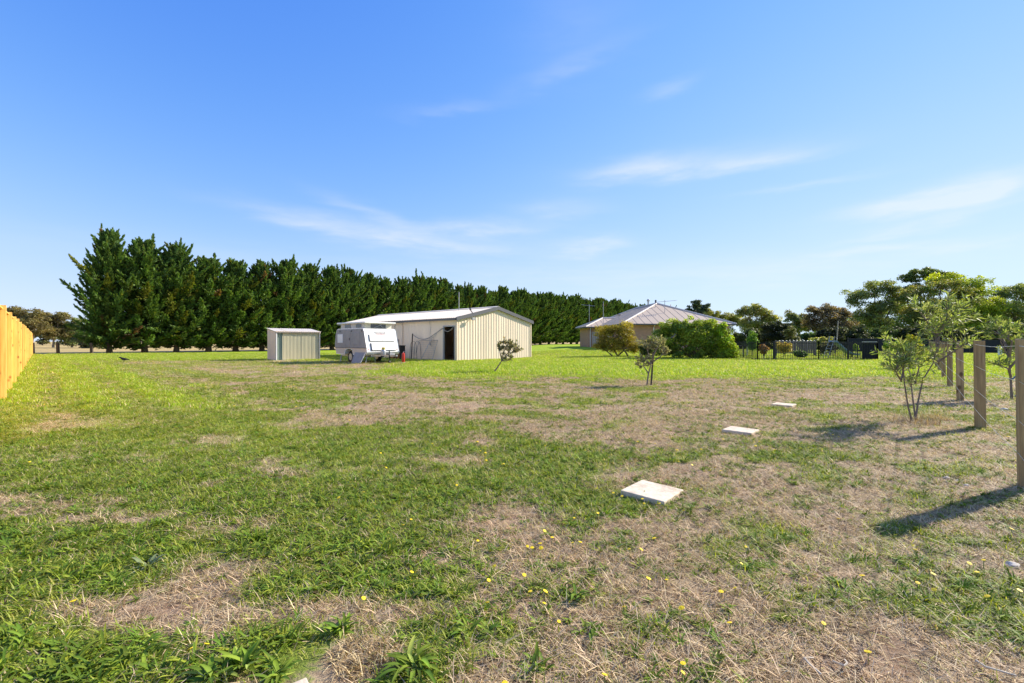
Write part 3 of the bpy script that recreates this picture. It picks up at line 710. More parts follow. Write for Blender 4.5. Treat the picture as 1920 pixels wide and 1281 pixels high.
def garden_shed():
    c = gp(517.5, 676); w, d, hf, hb = 2.72, 1.75, 1.80, 2.03
    s = thing('garden_shed', 'small steel garden shed with pale green ribbed doors beside the caravan', 'shed', c, R(44))
    tz = lambda y: hf+(hb-hf)*y/d
    n = 3
    for i in range(n):
        u0, u1 = d*i/n+.002, d*(i+1)/n-.002
        wall_sheet('side_sheet', u0, u1, 0, lambda u: tz(u), lambda u, q, z: (-q, u, z), M['pink_steel'], s, .29, .012)
        wall_sheet('side_sheet', u0, u1, 0, lambda u: tz(u), lambda u, q, z: (w+q, u, z), M['pink_steel'], s, .29, .012)
    wall_sheet('rear_wall', 0, w, 0, hb, lambda u, q, z: (u, d+q, z), M['pink_steel'], s, .1, .012)
    dark = mat('shaded_green_steel', (.20, .27, .22), .5, var=.08)  # left front panel: the shade on it is put into a darker green
    wall_sheet('fixed_panel', .06, .42, .03, hf-.04, lambda u, q, z: (u, .12-q, z), dark, s, .09, .015)
    for k, (a, b) in enumerate(((.40, 1.0), (.99, 1.60), (1.59, 2.2), (2.19, w-.06))):
        wall_sheet('door_sheet', a, b, .04, hf-.05, lambda u, q, z: (u, .06+.012*(k % 2)-q, z), M['green_steel'], s, .085, .016)
    for x in (0, w-.06): MB().box(x, -.02, 0, x+.06, .16, hf).build('door_post', M['white_paint'] if x == 0 else M['galv'], s, .004)
    MB().box(-.02, -.05, hf-.06, w+.02, -.02, hf+.05).build('front_fascia', M['pink_steel'], s, .003)
    MB().box(.06, .0, 0, w-.06, .10, .03).build('door_track', M['galv'], s)
    for i in range(4):
        x0 = -.06+(w+.12)*i/4; x1 = -.06+(w+.12)*(i+1)/4-.004; pr = rib_profile(x0, x1, .14, .014); V = []; F = []
        for u, q in pr:
            for y in (-.10, d+.06): V.append((u, y, tz(y)+.035+q))
        for k in range(len(pr)-1): F.append((2*k, 2*k+2, 2*k+3, 2*k+1))
        link('roof_sheet', quick_mesh('roof_sheet', np.array(V), np.array(F)), M['roof_white'], s)
    MB().box(-.3, -.55, -.1, w+.25, d+.15, .012).build('slab_base', M['concrete'], s)
garden_shed()

# ------------------------------------------------------------------ caravan
def caravan():
    w, L_ = 2.05, 3.55
    s = thing('caravan', 'white pop top caravan with grey side and raised canvas roof', 'caravan', (-7.84, 24.6, 0), R(48))
    prof = [(0, .62), (.33, 1.76), (.40, 1.87), (.52, 1.92), (L_-.35, 1.92), (L_-.22, 1.87), (L_-.1, 1.62), (L_, 1.05), (L_-.02, .86), (L_-.16, .50), (2.42, .47), (2.34, .72), (2.1, .80), (1.78, .80), (1.55, .72), (1.47, .46), (.3, .42), (.08, .5)]
    b = MB(); b.prism(prof, 'x', 0, w); b.build('body', M['white_paint'], s, .02, seg=2)
    # grey aluminium skin on the side with the lower cream band
    sk = MB(); sk.prism([(.06, .86), (.33, 1.745), (.42, 1.86), (.53, 1.90), (L_-.36, 1.90), (L_-.24, 1.85), (L_-.12, 1.62), (L_-.02, 1.05), (L_-.03, .86)], 'x', -.012, .01); sk.build('side_skin', M['grey_alu'], s)
    ru = MB(); ru.box(-.022, .03, .825, .01, L_-.02, .86); ru.build('rub_strip', M['dark_trim'], s)
    lo = MB(); lo.prism([(.03, .62), (.05, .82), (L_-.04, .82), (L_-.15, .52), (2.46, .50), (2.36, .74), (2.1, .815), (1.78, .815), (1.53, .74), (1.43, .49), (.3, .44), (.1, .52)], 'x', -.008, .01); lo.build('lower_skin', M['pink_steel'], s)
    wd = MB(); wd.box(-.035, 2.62, 1.12, .0, 3.22, 1.62); wd.build('window_cover', M['white_paint'], s, .01)
    fr = MB(); fr.box(-.026, .75, 1.0, .0, 1.45, 1.72); fr.build('side_window', M['grey_alu'], s, .012)
    dr = MB(); dr.box(-.020, 1.75, .90, .0, 2.38, 1.84); dr.build('door', M['grey_alu'], s, .006)
    MB().box(-.05, 1.80, 1.28, -.018, 1.86, 1.40).build('door_handle', M['dark_trim'], s, .004)
    for y in (.5, 1.6, 2.9): MB().tube([(-.03, y, 1.83), (-.05, y, 1.80), (-.03, y, 1.74)], .018, 6).build('roof_catch', M['dark_trim'], s)
    # sloping front: two window hatches and the lower boot lid, raised off the skin
    ny = Vector((0, -1.14, .33)).normalized(); up = Vector((0, .33, 1.14)).normalized()
    def fpt(x, t, q): v = Vector((x, 0, .62))+up*t+ny*q; return v
    def panel(name, x0, x1, t0, t1, q0, q1, m):
        v = [fpt(x, t, q) for q in (q0, q1) for x, t in ((x0, t0), (x1, t0), (x1, t1), (x0, t1))]
        k = MB(); k.add(v, [(0,1,2,3),(7,6,5,4),(0,4,5,1),(1,5,6,2),(2,6,7,3),(3,7,4,0)]); return k.build(name, m, s, .012, seg=2)
    panel('front_gasket', .24, w-.22, .60, 1.00, .008, .022, M['dark_trim']); panel('front_hatch', .27, 1.02, .625, .98, .02, .055, M['white_paint']); panel('front_hatch', 1.035, w-.25, .625, .98, .02, .055, M['white_paint'])
    panel('boot_gasket', .27, w-.20, .07, .51, .008, .022, M['dark_trim']); panel('boot_lid', .31, w-.23, .09, .495, .02, .07, M['white_paint'])
    for x in (.12, w-.12): panel('marker_lamp', x-.03, x+.03, .12, .16, .008, .03, M['red'])
    # maker's script on the brow
    cu = bpy.data.curves.new('script', 'FONT'); cu.body = 'Newlands'; cu.size = .19; cu.shear = .35; cu.extrude = .003; cu.align_x = 'CENTER'
    to = bpy.data.objects.new('script_tmp', cu); col.objects.link(to); bpy.context.view_layer.update()
    me = bpy.data.meshes.new_from_object(to.evaluated_get(bpy.context.evaluated_depsgraph_get())); bpy.data.objects.remove(to)
    lt = link('lettering', me, M['grey_paint'], s); b_ = Matrix((Vector((1, 0, 0)), up, ny)).transposed().to_4x4(); lt.matrix_local = Matrix.Translation(fpt(.98, 1.065, .016)) @ b_
    panel('lettering_underline', .72, 1.28, 1.025, 1.04, .004, .012, M['red'])
    # raised canvas and roof
    cz0, cz1 = 1.92, 2.21
    cv = MB(); cv.box(.16, .55, cz0-.02, w-.16, L_-.38, cz1); cv.build('canvas_wall', M['canvas'], s)
    for y0, y1 in ((.85, 1.45), (2.0, 2.7)): MB().box(.148, y0, cz0+.06, .17, y1, cz1-.03).build('canvas_window', M['glass'], s)
    MB().box(.55, .535, cz0+.04, w-.55, .56, cz1-.04).build('canvas_window', M['glass'], s)
    sc_ = MB(); sc_.bar((.75, .515, cz0+.05), (1.25, .515, cz1-.03), .02); sc_.bar((1.05, .51, cz1-.03), (1.35, .51, cz0+.03), .02); sc_.build('lift_strut', M['galv'], s)
    rf = MB(); rf.box(.03, .30, cz1, w-.03, L_-.12, cz1+.09); rf.build('pop_top_roof', M['white_paint'], s, .03, seg=2)
    # running gear
    for x in (.10, w-.28):
        t = MB(); ring = []; n = 20
        t.tube([(x, 1.94, .33), (x+.18, 1.94, .33)], .33, 20); tw = t.build('wheel', M['rubber'], s, .02)
        MB().tube([(x-.004, 1.94, .33), (x+.10, 1.94, .33)], .19, 16).build('rim', M['galv'], tw)
    ch = MB()
    for x in (.35, w-.35): ch.box(x-.03, .1, .34, x+.03, L_-.2, .46)
    ch.bar((.1, 1.94, .33), (w-.1, 1.94, .33), .06); ch.build('chassis', M['galv'], s)
    db = MB(); db.bar((.4, .15, .42), (1.0, -1.05, .42), .05, .09); db.bar((w-.4, .15, .42), (1.05, -1.05, .42), .05, .09); db.bar((1.025, -1.0, .42), (1.025, -1.3, .44), .07, .07); db.build('drawbar', M['galv'], s)
    jk = MB(); jk.tube([(.86, -.82, .14), (.86, -.82, .72)], .03, 8); jk.tube([(.82, -.82, .08), (.90, -.82, .08)], .08, 12); jk.build('jockey_wheel', M['black'], s)
    MB().box(.62, -.52, .36, 1.42, -.02, .42).build('drawbar_tray', M['black'], s)
    MB().box(1.1, -.4, .42, 1.5, -.1, .56).build('hitch_box', M['galv'], s, .01)
    for y in (.35, L_-.4): MB().bar((.2, y, .42), (.12, y, .03), .05).build('corner_leg', M['galv'], s)
    # things round it
    ax = s.matrix_basis
    Wc = lambda x, y, z: Vector((-7.84, 24.6, 0))+Vector((math.cos(R(48))*x-math.sin(R(48))*y, math.sin(R(48))*x+math.cos(R(48))*y, z))
    g = thing('gas_bottle', 'grey gas bottle with brass valve on the caravan drawbar', 'gas bottle', Wc(.82, -.3, .42))
    MB().lathe([(.08, 0), (.14, .03), (.15, .08), (.15, .26), (.13, .32), (.06, .36)], n=16).build('cylinder', M['galv'], g, smooth=True)
    MB().lathe([(.10, .34), (.10, .46), (.095, .46), (.095, .34)], n=14).build('collar', M['yellowish'], g)
    MB().tube([(0, 0, .34), (0, 0, .44), (.05, 0, .44)], .018, 8).build('valve', M['yellowish'], g)
    r_ = thing('red_bottle', 'red upright cylinder standing on grass beside the caravan hitch', 'cylinder', Wc(1.62, -1.02, hz(-6.2, 24.6)))
    MB().lathe([(.075, .05), (.085, .08), (.085, .48), (.07, .55), (.03, .58)], n=14).build('cylinder', M['red'], r_, smooth=True)
    MB().lathe([(.16, 0), (.16, .02), (.08, .05)], n=14).build('base', M['galv'], r_); MB().tube([(0, 0, .57), (0, 0, .64), (.07, 0, .64)], .02, 8).build('valve', M['galv'], r_)
    # grey sheet leaning on the side
    pl = thing('leaning_sheet', 'flat grey sheet leaning from grass against the caravan side', 'sheet', Wc(-.22, .6, 0))
    a0, a1 = Wc(-.22, .32, .0), Wc(-.22, 1.32, .0); b0, b1 = Wc(-.035, .06, .60), Wc(-.035, 1.2, .60)
    o_ = Wc(-.22, .6, 0); nrm = (a1-a0).cross(b0-a0).normalized()*.012
    k = MB(); v = [p-o_ for p in (a0, a1, b1, b0)]; v += [p+nrm for p in v]
    k.add(v, [(0,1,2,3),(7,6,5,4),(0,4,5,1),(1,5,6,2),(2,6,7,3),(3,7,4,0)]); k.build('sheet', M['grey_alu'], pl)
    k = MB(); k.bar(a0-o_-Vector((0, 0, .0)), b0-o_, .035); k.build('edge_strip', M['white_paint'], pl)
    h = MB(); pts = [Wc(.45, .1, .45), Wc(.43, -.1, .3), Wc(.38, -.2, .12), Wc(.25, -.35, .03), Wc(.0, -.45, .03)]; h.tube(pts, .014, 6)
    tag(h.build('hose', mat('pale_green_hose', (.35, .42, .2), .5), None), 'thin pale green hose hanging from the caravan front to the grass', 'hose')
caravan()

# ------------------------------------------------------------------ clutter along the shed wall
def clutter():
    C = gp(857, 677.2); a = Vector((-math.sin(R(48)), math.cos(R(48)), 0)); nrm = Vector((-math.cos(R(48)), -math.sin(R(48)), 0))
    Q = lambda t, o, z=0.0: C+a*t+nrm*o+Vector((0, 0, z))
    ang = math.atan2(a.y, a.x)
    # leaning mesh gate
    g = thing('mesh_gate', 'grey wire mesh gate leaning against the shed wall beside the doorway', 'gate', Q(2.7, .3))
    o = Q(2.7, .3); f = MB(); B0, B1, T0, T1 = Q(1.75, .52)-o, Q(3.65, .52)-o, Q(1.75, .08, 1.28)-o, Q(3.65, .08, 1.28)-o
    f.tube([B0, B1, T1, T0, B0], .02, 6); f.build('frame', M['grey_paint'], g)
    for k in range(1, 19): m_ = MB(); t = k/19; m_.tube([B0.lerp(B1, t), T0.lerp(T1, t)], .005, 4); m_.build('wire', M['grey_paint'], g)
    for k in range(1, 10): m_ = MB(); t = k/10; m_.tube([B0.lerp(T0, t), B1.lerp(T1, t)], .005, 4); m_.build('wire', M['grey_paint'], g)
    pk = MB(); pk.bar(Q(2.62, .75, .02), Q(2.25, .1, 1.5), .09, .03); tag(pk.build('leaning_plank', M['grey_paint'], None), 'pale grey plank propped against the mesh gate', 'plank')
    h = thing('hoop_rack', 'thin bent metal hoop frame standing between bin and mesh gate', 'frame', Q(4.0, .45)); o = Q(4.0, .45)
    for dt in (-.45, 0):
        pts = [Q(4.2+dt, .45)-o]+[Q(4.2+dt-.0-.33*(1-math.cos(t*math.pi/6)), .4, .85+.38*math.sin(t*math.pi/6))-o for t in range(0, 7)]+[Q(4.2+dt-.66, .35, 0)-o]
        MB().tube(pts, .012, 6).build('hoop', M['black'], h)
    p = MB(); p.tube([Q(4.1, .4, 0), Q(4.02, .35, 1.72)], [.03, .045], 7); tag(p.build('rope_pole', M['oldwood'], None), 'short dark pole holding the rope end beside the shed', 'pole')
    r = MB(); pts = [Q(4.02, .33, 1.66)+(Q(1.25, .1, 2.02)-Q(4.02, .33, 1.66))*t-Vector((0, 0, .62*math.sin(math.pi*t)*(1-t*.55))) for t in np.linspace(0, 1, 14)]
    pts += [Q(1.25, .1, 2.02)+(Q(.25, .1, 2.05)-Q(1.25, .1, 2.02))*t-Vector((0, 0, .22*math.sin(math.pi*t))) for t in np.linspace(.1, 1, 8)]
    r.tube(pts, .024, 6); tag(r.build('rope', mat('rope', (.30, .27, .24), .9), None), 'sagging rope from the pole to the open shed doorway', 'rope')
    # black fire box on legs
    b = thing('fire_box', 'black metal fire box on legs beside the shed wall', 'fire box', Q(4.5, .95), ang)
    MB().box(-.24, -.2, .42, .24, .2, .92).build('box', M['black'], b, .012)
    for x, y in ((-.2, -.16), (.2, -.16), (-.2, .16), (.2, .16)): MB().box(x-.025, y-.025, 0, x+.025, y+.025, .42).build('leg', M['black'], b)
    MB().box(-.26, -.22, .92, .26, .22, .95).build('lid', M['black'], b, .005)
    # rusty pile
    rp = thing('rusty_pots', 'heap of rusty terracotta pots against the shed wall', 'pots', Q(5.9, .55))
    rr = random.Random(2)
    for k in range(9):
        p = MB(); sc_ = rr.uniform(.12, .2); p.lathe([(sc_*.6, 0), (sc_, sc_*1.5), (sc_*1.12, sc_*1.5), (sc_*1.12, sc_*1.8), (sc_*.9, sc_*1.8), (sc_*.55, .03)], n=12)
        q = p.build('pot', M['rust'], rp); q.location = (rr.uniform(-.42, .42), rr.uniform(-.3, .3), rr.choice((0, 0, .22))); q.rotation_euler = (rr.uniform(-.25, .25), rr.uniform(-.25, .25), 0)
    tp = thing('tripod_stand', 'dark folded tripod stand leaning on the shed wall behind pots', 'tripod', Q(6.1, .25)); o = Q(6.1, .25); top = Q(6.15, .08, 1.25)-o
    for dt, do in ((-.55, .15), (-.2, .35), (.25, .2)): MB().tube([Q(6.1+dt, .2+do, .0)-o, top], .022, 6).build('leg', M['black'], tp)
    MB().tube([top-Vector((0, 0, .05)), top+Vector((0, 0, .12))], .05, 8).build('head', M['black'], tp)
    hs = MB(); hs.tube([Q(2.55, .1, 2.5), Q(2.5, .1, 2.2), Q(2.5, .09, 1.3)], .012, 5); hs.tube([Q(2.5, .1, 1.3), Q(2.5, .1, .95)], [.02, .05], 6)
    tag(hs.build('hanging_cord', M['grey_paint'], None), 'thin grey cord hanging down the shed wall above the mesh gate', 'cord')
clutter()

# ------------------------------------------------------------------ foliage tools
def leaves(centers, normals, size, asp, cols, rng, spread=.9, droop=0.0, fold=.3):
    """diamond leaves at the given points; normals bias their facing"""
    n = len(centers); nrm = normals+rng.normal(0, spread, (n, 3)); nrm /= np.linalg.norm(nrm, axis=1, keepdims=True)+1e-9
    t = rng.normal(0, 1, (n, 3)); t[:, 2] -= droop; t -= nrm*np.sum(t*nrm, 1, keepdims=True); t /= np.linalg.norm(t, axis=1, keepdims=True)+1e-9
    b = np.cross(nrm, t); s = size*rng.uniform(.6, 1.35, (n, 1)); w = s*asp
    V = np.stack([centers-t*s*.5, centers+b*w*.5+nrm*w*fold-t*s*.05, centers+t*s*.5, centers-b*w*.5+nrm*w*fold-t*s*.05], 1).reshape(-1, 3)
    F = np.arange(n*4).reshape(n, 4); T = np.repeat(cols, 4, axis=0)
    return V, F, T
def pick_cols(n, base, rng, var=.25, alt=None, alt_p=0.0):
    c = np.array(base)[None]*rng.uniform(1-var, 1+var, (n, 1))*np.array([1, 1, 1])[None]
    c = c*rng.normal(1, .06, (n, 3)).clip(.7, 1.3)
    if alt is not None:
        k = rng.uniform(size=n) < alt_p; c[k] = np.array(alt)[None]*rng.uniform(.75, 1.25, (k.sum(), 1))
    return c
def crown_mesh(name, clumps, n_leaf, size, asp, base, rng, alt=None, alt_p=.1, droop=0.0, var=.28):
    """clumps: (x,y,z,rx,ry,rz[,colour])"""
    VV = []; FF = []; TT = []; off = 0
    vol = np.array([(c[3]*c[4]*c[5])**(2/3) for c in clumps]); share = vol/vol.sum()
    for c, sh in zip(clumps, share):
        n = max(12, int(1.35*n_leaf*sh)); d = rng.normal(0, 1, (n, 3)); d /= np.linalg.norm(d, axis=1, keepdims=True)
        d[:, 2] = np.where(d[:, 2] < -.75, -d[:, 2]*.6, d[:, 2])
        rad = rng.uniform(.15, 1, (n, 1))**.5*rng.normal(1, .14, (n, 1)); P = np.array(c[:3])+d*rad*np.array(c[3:6])
        cb = np.array(c[6] if len(c) > 6 else base)*1.7*rng.uniform(.75, 1.25)
        V, F, T = leaves(P, d*.9+np.array([0, 0, .35]), size, asp, pick_cols(n, cb, rng, var, alt, alt_p), rng, .75, droop)
        VV.append(V); FF.append(F+off); TT.append(T); off += len(V)
    return quick_mesh(name, np.concatenate(VV), np.concatenate(FF), np.concatenate(TT))
def limb_pts(a, b, rng, n=6, sag=.15):
    a = np.array(a, float); b = np.array(b, float); L_ = np.linalg.norm(b-a); out = []
    for i in range(n+1):
        t = i/n; p = a+(b-a)*t; w = math.sin(math.pi*t)*L_*sag; p = p+rng.normal(0, .25, 3)*w*np.array([1, 1, .4]); p[2] += w*.5; out.append(tuple(p))
    return out

# ------------------------------------------------------------------ cypress hedge
def cypress_meshes(seed, lean_left=False):
    rng = np.random.default_rng(seed); Ht = 12.0
    tr = MB(); tp = [(rng.normal(0, .06)*i*.3, rng.normal(0, .06)*i*.3, z) for i, z in enumerate((-.1, .5, 1.4, 3, 6, 9, 11.4))]
    tr.tube(tp, [.36, .27, .23, .20, .15, .08, .02], 8)
    VV = []; FF = []; TT = []; off = 0
    def spray(p0, dirv, L_, wid, n, col_):
        nonlocal off
        dirv = dirv/np.linalg.norm(dirv); side = np.cross(dirv, [0, 0, 1.0]); side /= np.linalg.norm(side)+1e-9; up = np.cross(side, dirv)
        s = rng.uniform(.18, 1.0, n)**.75; w = wid*1.35*np.clip(1-s, 0, 1)**.6*np.clip(.35+s*1.6, 0, 1)
        lat = rng.normal(0, .48, n)*w; ver = rng.normal(0, .40, n)*w*.8; bend = .16*L_*s*s
        P = p0+dirv*(s*L_)[:, None]+side*lat[:, None]+up*(ver+bend)[:, None]
        # leaf sprays point outwards and up along the branch
        t = dirv[None]*1.0+side[None]*(lat/(wid+1e-6))[:, None]*1.3+up[None]*(.25+ver/(wid+1e-6))[:, None]+rng.normal(0, .28, (n, 3)); t /= np.linalg.norm(t, axis=1, keepdims=True)
        nn = rng.normal(0, 1, (n, 3))+up*.6; nn -= t*np.sum(nn*t, 1, keepdims=True); nn /= np.linalg.norm(nn, axis=1, keepdims=True); b = np.cross(nn, t)
        ls = rng.uniform(.20, .42, (n, 1)); lw = ls*.27
        V = np.stack([P-t*ls*.3, P+b*lw, P+t*ls*.8, P-b*lw], 1).reshape(-1, 3)
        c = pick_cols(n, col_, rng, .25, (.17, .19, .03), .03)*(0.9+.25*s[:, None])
        VV.append(V); FF.append(np.arange(n*4).reshape(n, 4)+off); TT.append(np.repeat(c, 4, axis=0)); off += len(V)
    def radius(u): return 3.25*(.72+.28*ss(0, .22, u))*(1-ss(.55, 1.15, u)*.74)
    n_s = 310
    for i in range(n_s):
        u = .045+.935*((i+rng.uniform())/n_s)**.92; h = Ht*u; az = i*2.39996+rng.normal(0, .3)
        L_ = radius(u)*(rng.uniform(.58, 1.25) if rng.uniform() < .82 else rng.uniform(1.25, 1.6))
        el = R(rng.uniform(-8, 20) if u < .2 else rng.uniform(14, 44)+26*ss(.6, 1, u))
        d = np.array([math.cos(az)*math.cos(el), math.sin(az)*math.cos(el), math.sin(el)]); p0 = np.array([0, 0, h-L_*math.sin(el)*.8]); p0[2] = max(p0[2], .35)
        colr = np.array((.095, .16, .036))*rng.uniform(.65, 1.4)
        if rng.uniform() < .10: colr = np.array((.15, .165, .025))*rng.uniform(.8, 1.1)
        if rng.uniform() < .012: colr = np.array((.24, .14, .06))
        spray(p0, d, L_, (.30+.05*L_)*(1-.38*float(ss(.45, .9, u))), int(60+24*L_), colr)
        if u < .2 and rng.uniform() < .8: tr.tube([tuple(p0), tuple(p0+d*L_*.55), tuple(p0+d*L_*.95+np.array([0, 0, .1]))], [.05, .03, .01], 5, False)
    for k in range(22): spray(np.array([0, 0, Ht*.78])+rng.normal(0, .5, 3), np.array([rng.normal(0, .5), rng.normal(0, .5), 1.0]), rng.uniform(1.3, 2.7), .17, 80, (.09, .158, .034))
    return quick_mesh('crown', np.concatenate(VV), np.concatenate(FF), np.concatenate(TT)), tr.mesh('trunk', smooth=True)
def hedge():
    var = [cypress_meshes(100+k) for k in range(6)]
    o0 = Vector((-41.2, 46.5, 0)); d = Vector((.669, .743, 0)); rnd = random.Random(12)
    ords = ['first', 'second', 'third', 'fourth', 'fifth', 'sixth', 'seventh', 'eighth', 'ninth', 'tenth']
    t = 0.0; i = 0
    while t < 165:
        p = o0+d*t+Vector((rnd.uniform(-.3, .3), rnd.uniform(-.3, .3), 0))
        hp = CX+FPX*p.x/p.y
        lab = ('tallest dark green cypress at the left end of the hedge row' if i == 0 else '%s cypress from the left end of the dark hedge row' % ords[i] if i < 10 else ('dark green cypress in the hedge stretch left of the caravan, behind the garden shed' if hp < 640 else 'dark green cypress in the hedge stretch directly behind the long cream shed roof' if hp < 1000 else 'small looking cypress in the hedge gap between shed and house' if hp < 1090 else 'distant cypress top in the hedge showing above the house roof'))
        tr = thing('cypress_tree', lab, 'tree', (p.x, p.y, hz(p.x, p.y)), rnd.uniform(0, 6.28), 'cypress hedge row')
        s = {0: 1.05, 1: 1.0, 2: 1.0, 3: .91, 4: .92}.get(i, rnd.uniform(.90, 1.0)); w = rnd.uniform(.95, 1.1); tr.scale = (w*.9 if i == 0 else w, w*.9 if i == 0 else w, s)
        cm, tm = var[i % 6 if i < 6 else rnd.randrange(6)]
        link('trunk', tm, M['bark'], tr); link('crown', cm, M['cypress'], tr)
        t += rnd.uniform(2.75, 3.1); i += 1
hedge()

# ------------------------------------------------------------------ broad trees
def broad_tree(name, label, cat, D, base_px, blobs, n_leaf, size, base, alt, seed, group=None, asp=.5, bark='bark', trunk_r=.16, alt_p=.12, depth=.8, ball=.62, stems=1, per=20, top_col=None, droop=.2, flat=.78):
    """blobs: (px, py, half width px, half height px) of leaf masses as they show; each is filled with smaller leaf balls in depth"""
    rng = np.random.default_rng(seed); bx = (base_px-CX)/FPX*D; gz = hz(bx, D); k = D/FPX
    t = thing(name, label, cat, (bx, D, gz), 0, group); cl = []; tips = []
    for (px, py, rw, rh) in blobs:
        c = np.array([(px-base_px)*k, 0, pz(py, D)-gz]); rw_, rh_ = rw*k*1.12, rh*k*1.28
        for j in range(per):
            v = rng.normal(0, 1, 3); v /= np.linalg.norm(v); v *= rng.uniform(.3, 1.0)
            q = c+v*np.array([rw_, rw_*depth, rh_])*np.array([.88, .88, .88]); r = ball*.78*math.sqrt(rw_*rh_)*rng.uniform(.45, 1.0)
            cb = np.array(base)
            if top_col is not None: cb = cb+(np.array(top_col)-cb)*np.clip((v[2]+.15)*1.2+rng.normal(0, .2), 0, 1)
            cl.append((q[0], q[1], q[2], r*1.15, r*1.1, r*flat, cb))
        tips.append(c-np.array([0, 0, rh_*.3]))
    link('crown', crown_mesh('crown', cl, n_leaf, size, asp, base, rng, alt, alt_p, droop), M['foliage'], t)
    tm = MB(); tips = np.array(tips)
    for s_ in range(stems):
        sb = np.array([rng.normal(0, .25*(stems > 1)), rng.normal(0, .25*(stems > 1)), -.1]); mine = tips[s_::stems] if len(tips) >= stems else tips
        if not len(mine): continue
        fork = sb*.8+(mine.mean(0)-sb)*.42
        pts = limb_pts(sb, fork, rng, 4, .06); tm.tube(pts, [trunk_r*(1-.1*i) for i in range(len(pts))], 7, True)
        for tp in mine:
            pts = limb_pts(fork, tp, rng, 5, .10); tm.tube(pts, [trunk_r*.55*(1-.16*i)+.006 for i in range(len(pts))], 5, True)
        for q in cl[s_::max(1, stems*2)]:
            j = int(np.argmin(np.linalg.norm(mine-np.array(q[:3]), axis=1))); pts = limb_pts(mine[j], q[:3], rng, 3, .08); tm.tube(pts, [trunk_r*.18, trunk_r*.13, trunk_r*.09, .004], 4, False)
    link('trunk', tm.mesh('trunk', smooth=True), M[bark], t)
    return t

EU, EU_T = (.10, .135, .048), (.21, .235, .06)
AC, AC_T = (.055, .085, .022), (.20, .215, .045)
BR = (.105, .090, .045)
GB = 'trees beyond the lawn on the right'
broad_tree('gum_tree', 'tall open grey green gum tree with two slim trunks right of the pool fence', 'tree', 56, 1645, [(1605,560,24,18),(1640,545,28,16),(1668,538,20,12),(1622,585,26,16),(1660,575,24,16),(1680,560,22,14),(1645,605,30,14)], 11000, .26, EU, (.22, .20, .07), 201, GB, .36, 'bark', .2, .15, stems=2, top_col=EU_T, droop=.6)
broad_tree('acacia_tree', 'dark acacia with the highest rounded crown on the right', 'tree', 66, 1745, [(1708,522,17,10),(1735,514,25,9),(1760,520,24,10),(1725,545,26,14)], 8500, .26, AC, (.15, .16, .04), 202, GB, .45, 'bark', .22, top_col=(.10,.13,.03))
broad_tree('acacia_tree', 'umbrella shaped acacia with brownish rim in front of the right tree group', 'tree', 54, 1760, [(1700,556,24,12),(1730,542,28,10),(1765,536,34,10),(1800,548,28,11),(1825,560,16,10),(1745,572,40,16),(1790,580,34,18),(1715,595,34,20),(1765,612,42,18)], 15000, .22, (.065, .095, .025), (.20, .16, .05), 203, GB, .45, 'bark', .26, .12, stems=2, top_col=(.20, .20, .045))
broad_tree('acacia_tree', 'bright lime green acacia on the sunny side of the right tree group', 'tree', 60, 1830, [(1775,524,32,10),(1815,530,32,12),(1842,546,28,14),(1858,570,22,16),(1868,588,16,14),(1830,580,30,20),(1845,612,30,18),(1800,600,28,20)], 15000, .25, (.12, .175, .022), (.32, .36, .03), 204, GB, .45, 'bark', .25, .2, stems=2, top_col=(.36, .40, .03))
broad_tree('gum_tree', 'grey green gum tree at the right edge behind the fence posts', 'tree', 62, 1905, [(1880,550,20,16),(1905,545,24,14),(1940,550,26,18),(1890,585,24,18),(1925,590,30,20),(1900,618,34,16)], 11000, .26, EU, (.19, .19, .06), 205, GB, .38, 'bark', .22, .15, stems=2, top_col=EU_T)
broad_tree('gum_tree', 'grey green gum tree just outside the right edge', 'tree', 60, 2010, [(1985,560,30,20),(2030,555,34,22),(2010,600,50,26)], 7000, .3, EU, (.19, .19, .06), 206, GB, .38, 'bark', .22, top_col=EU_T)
for i, (px, top, lab) in enumerate([(1600,592,'soft green tree filling the gap left of the tall gum'),(1672,572,'pale green tree behind the slim gum trunks'),(1735,566,'light green tree deep behind the umbrella acacia'),(1800,560,'light green tree deep behind the lime acacia'),(1868,566,'soft green tree behind the right edge gum'),(1940,562,'soft green tree outside the right edge')]):
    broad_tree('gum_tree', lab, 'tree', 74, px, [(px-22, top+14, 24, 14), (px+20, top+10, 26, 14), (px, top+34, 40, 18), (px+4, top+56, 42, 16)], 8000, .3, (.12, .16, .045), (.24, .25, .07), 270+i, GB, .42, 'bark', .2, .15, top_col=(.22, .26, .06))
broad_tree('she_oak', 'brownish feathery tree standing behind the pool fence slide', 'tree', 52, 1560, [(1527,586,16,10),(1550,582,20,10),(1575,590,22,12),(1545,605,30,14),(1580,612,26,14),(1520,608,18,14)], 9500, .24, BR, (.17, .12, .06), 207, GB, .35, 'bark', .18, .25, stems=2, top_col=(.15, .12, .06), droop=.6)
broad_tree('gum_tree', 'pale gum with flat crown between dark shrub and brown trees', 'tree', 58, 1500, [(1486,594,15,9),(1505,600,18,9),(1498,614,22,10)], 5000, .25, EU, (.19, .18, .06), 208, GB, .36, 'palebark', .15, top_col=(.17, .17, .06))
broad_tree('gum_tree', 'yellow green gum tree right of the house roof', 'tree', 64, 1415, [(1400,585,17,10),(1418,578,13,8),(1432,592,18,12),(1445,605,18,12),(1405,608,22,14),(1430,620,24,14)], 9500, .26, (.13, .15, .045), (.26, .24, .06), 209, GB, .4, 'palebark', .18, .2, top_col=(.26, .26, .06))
broad_tree('gum_tree', 'yellow green tree crown showing over the right slope of house roof', 'tree', 72, 1335, [(1322,588,14,9),(1345,592,16,9),(1368,598,16,10),(1385,602,14,10),(1340,612,34,14)], 6500, .3, (.13, .145, .035), (.24, .23, .05), 210, GB, .42, 'bark', .18, .15, top_col=(.22, .22, .04))
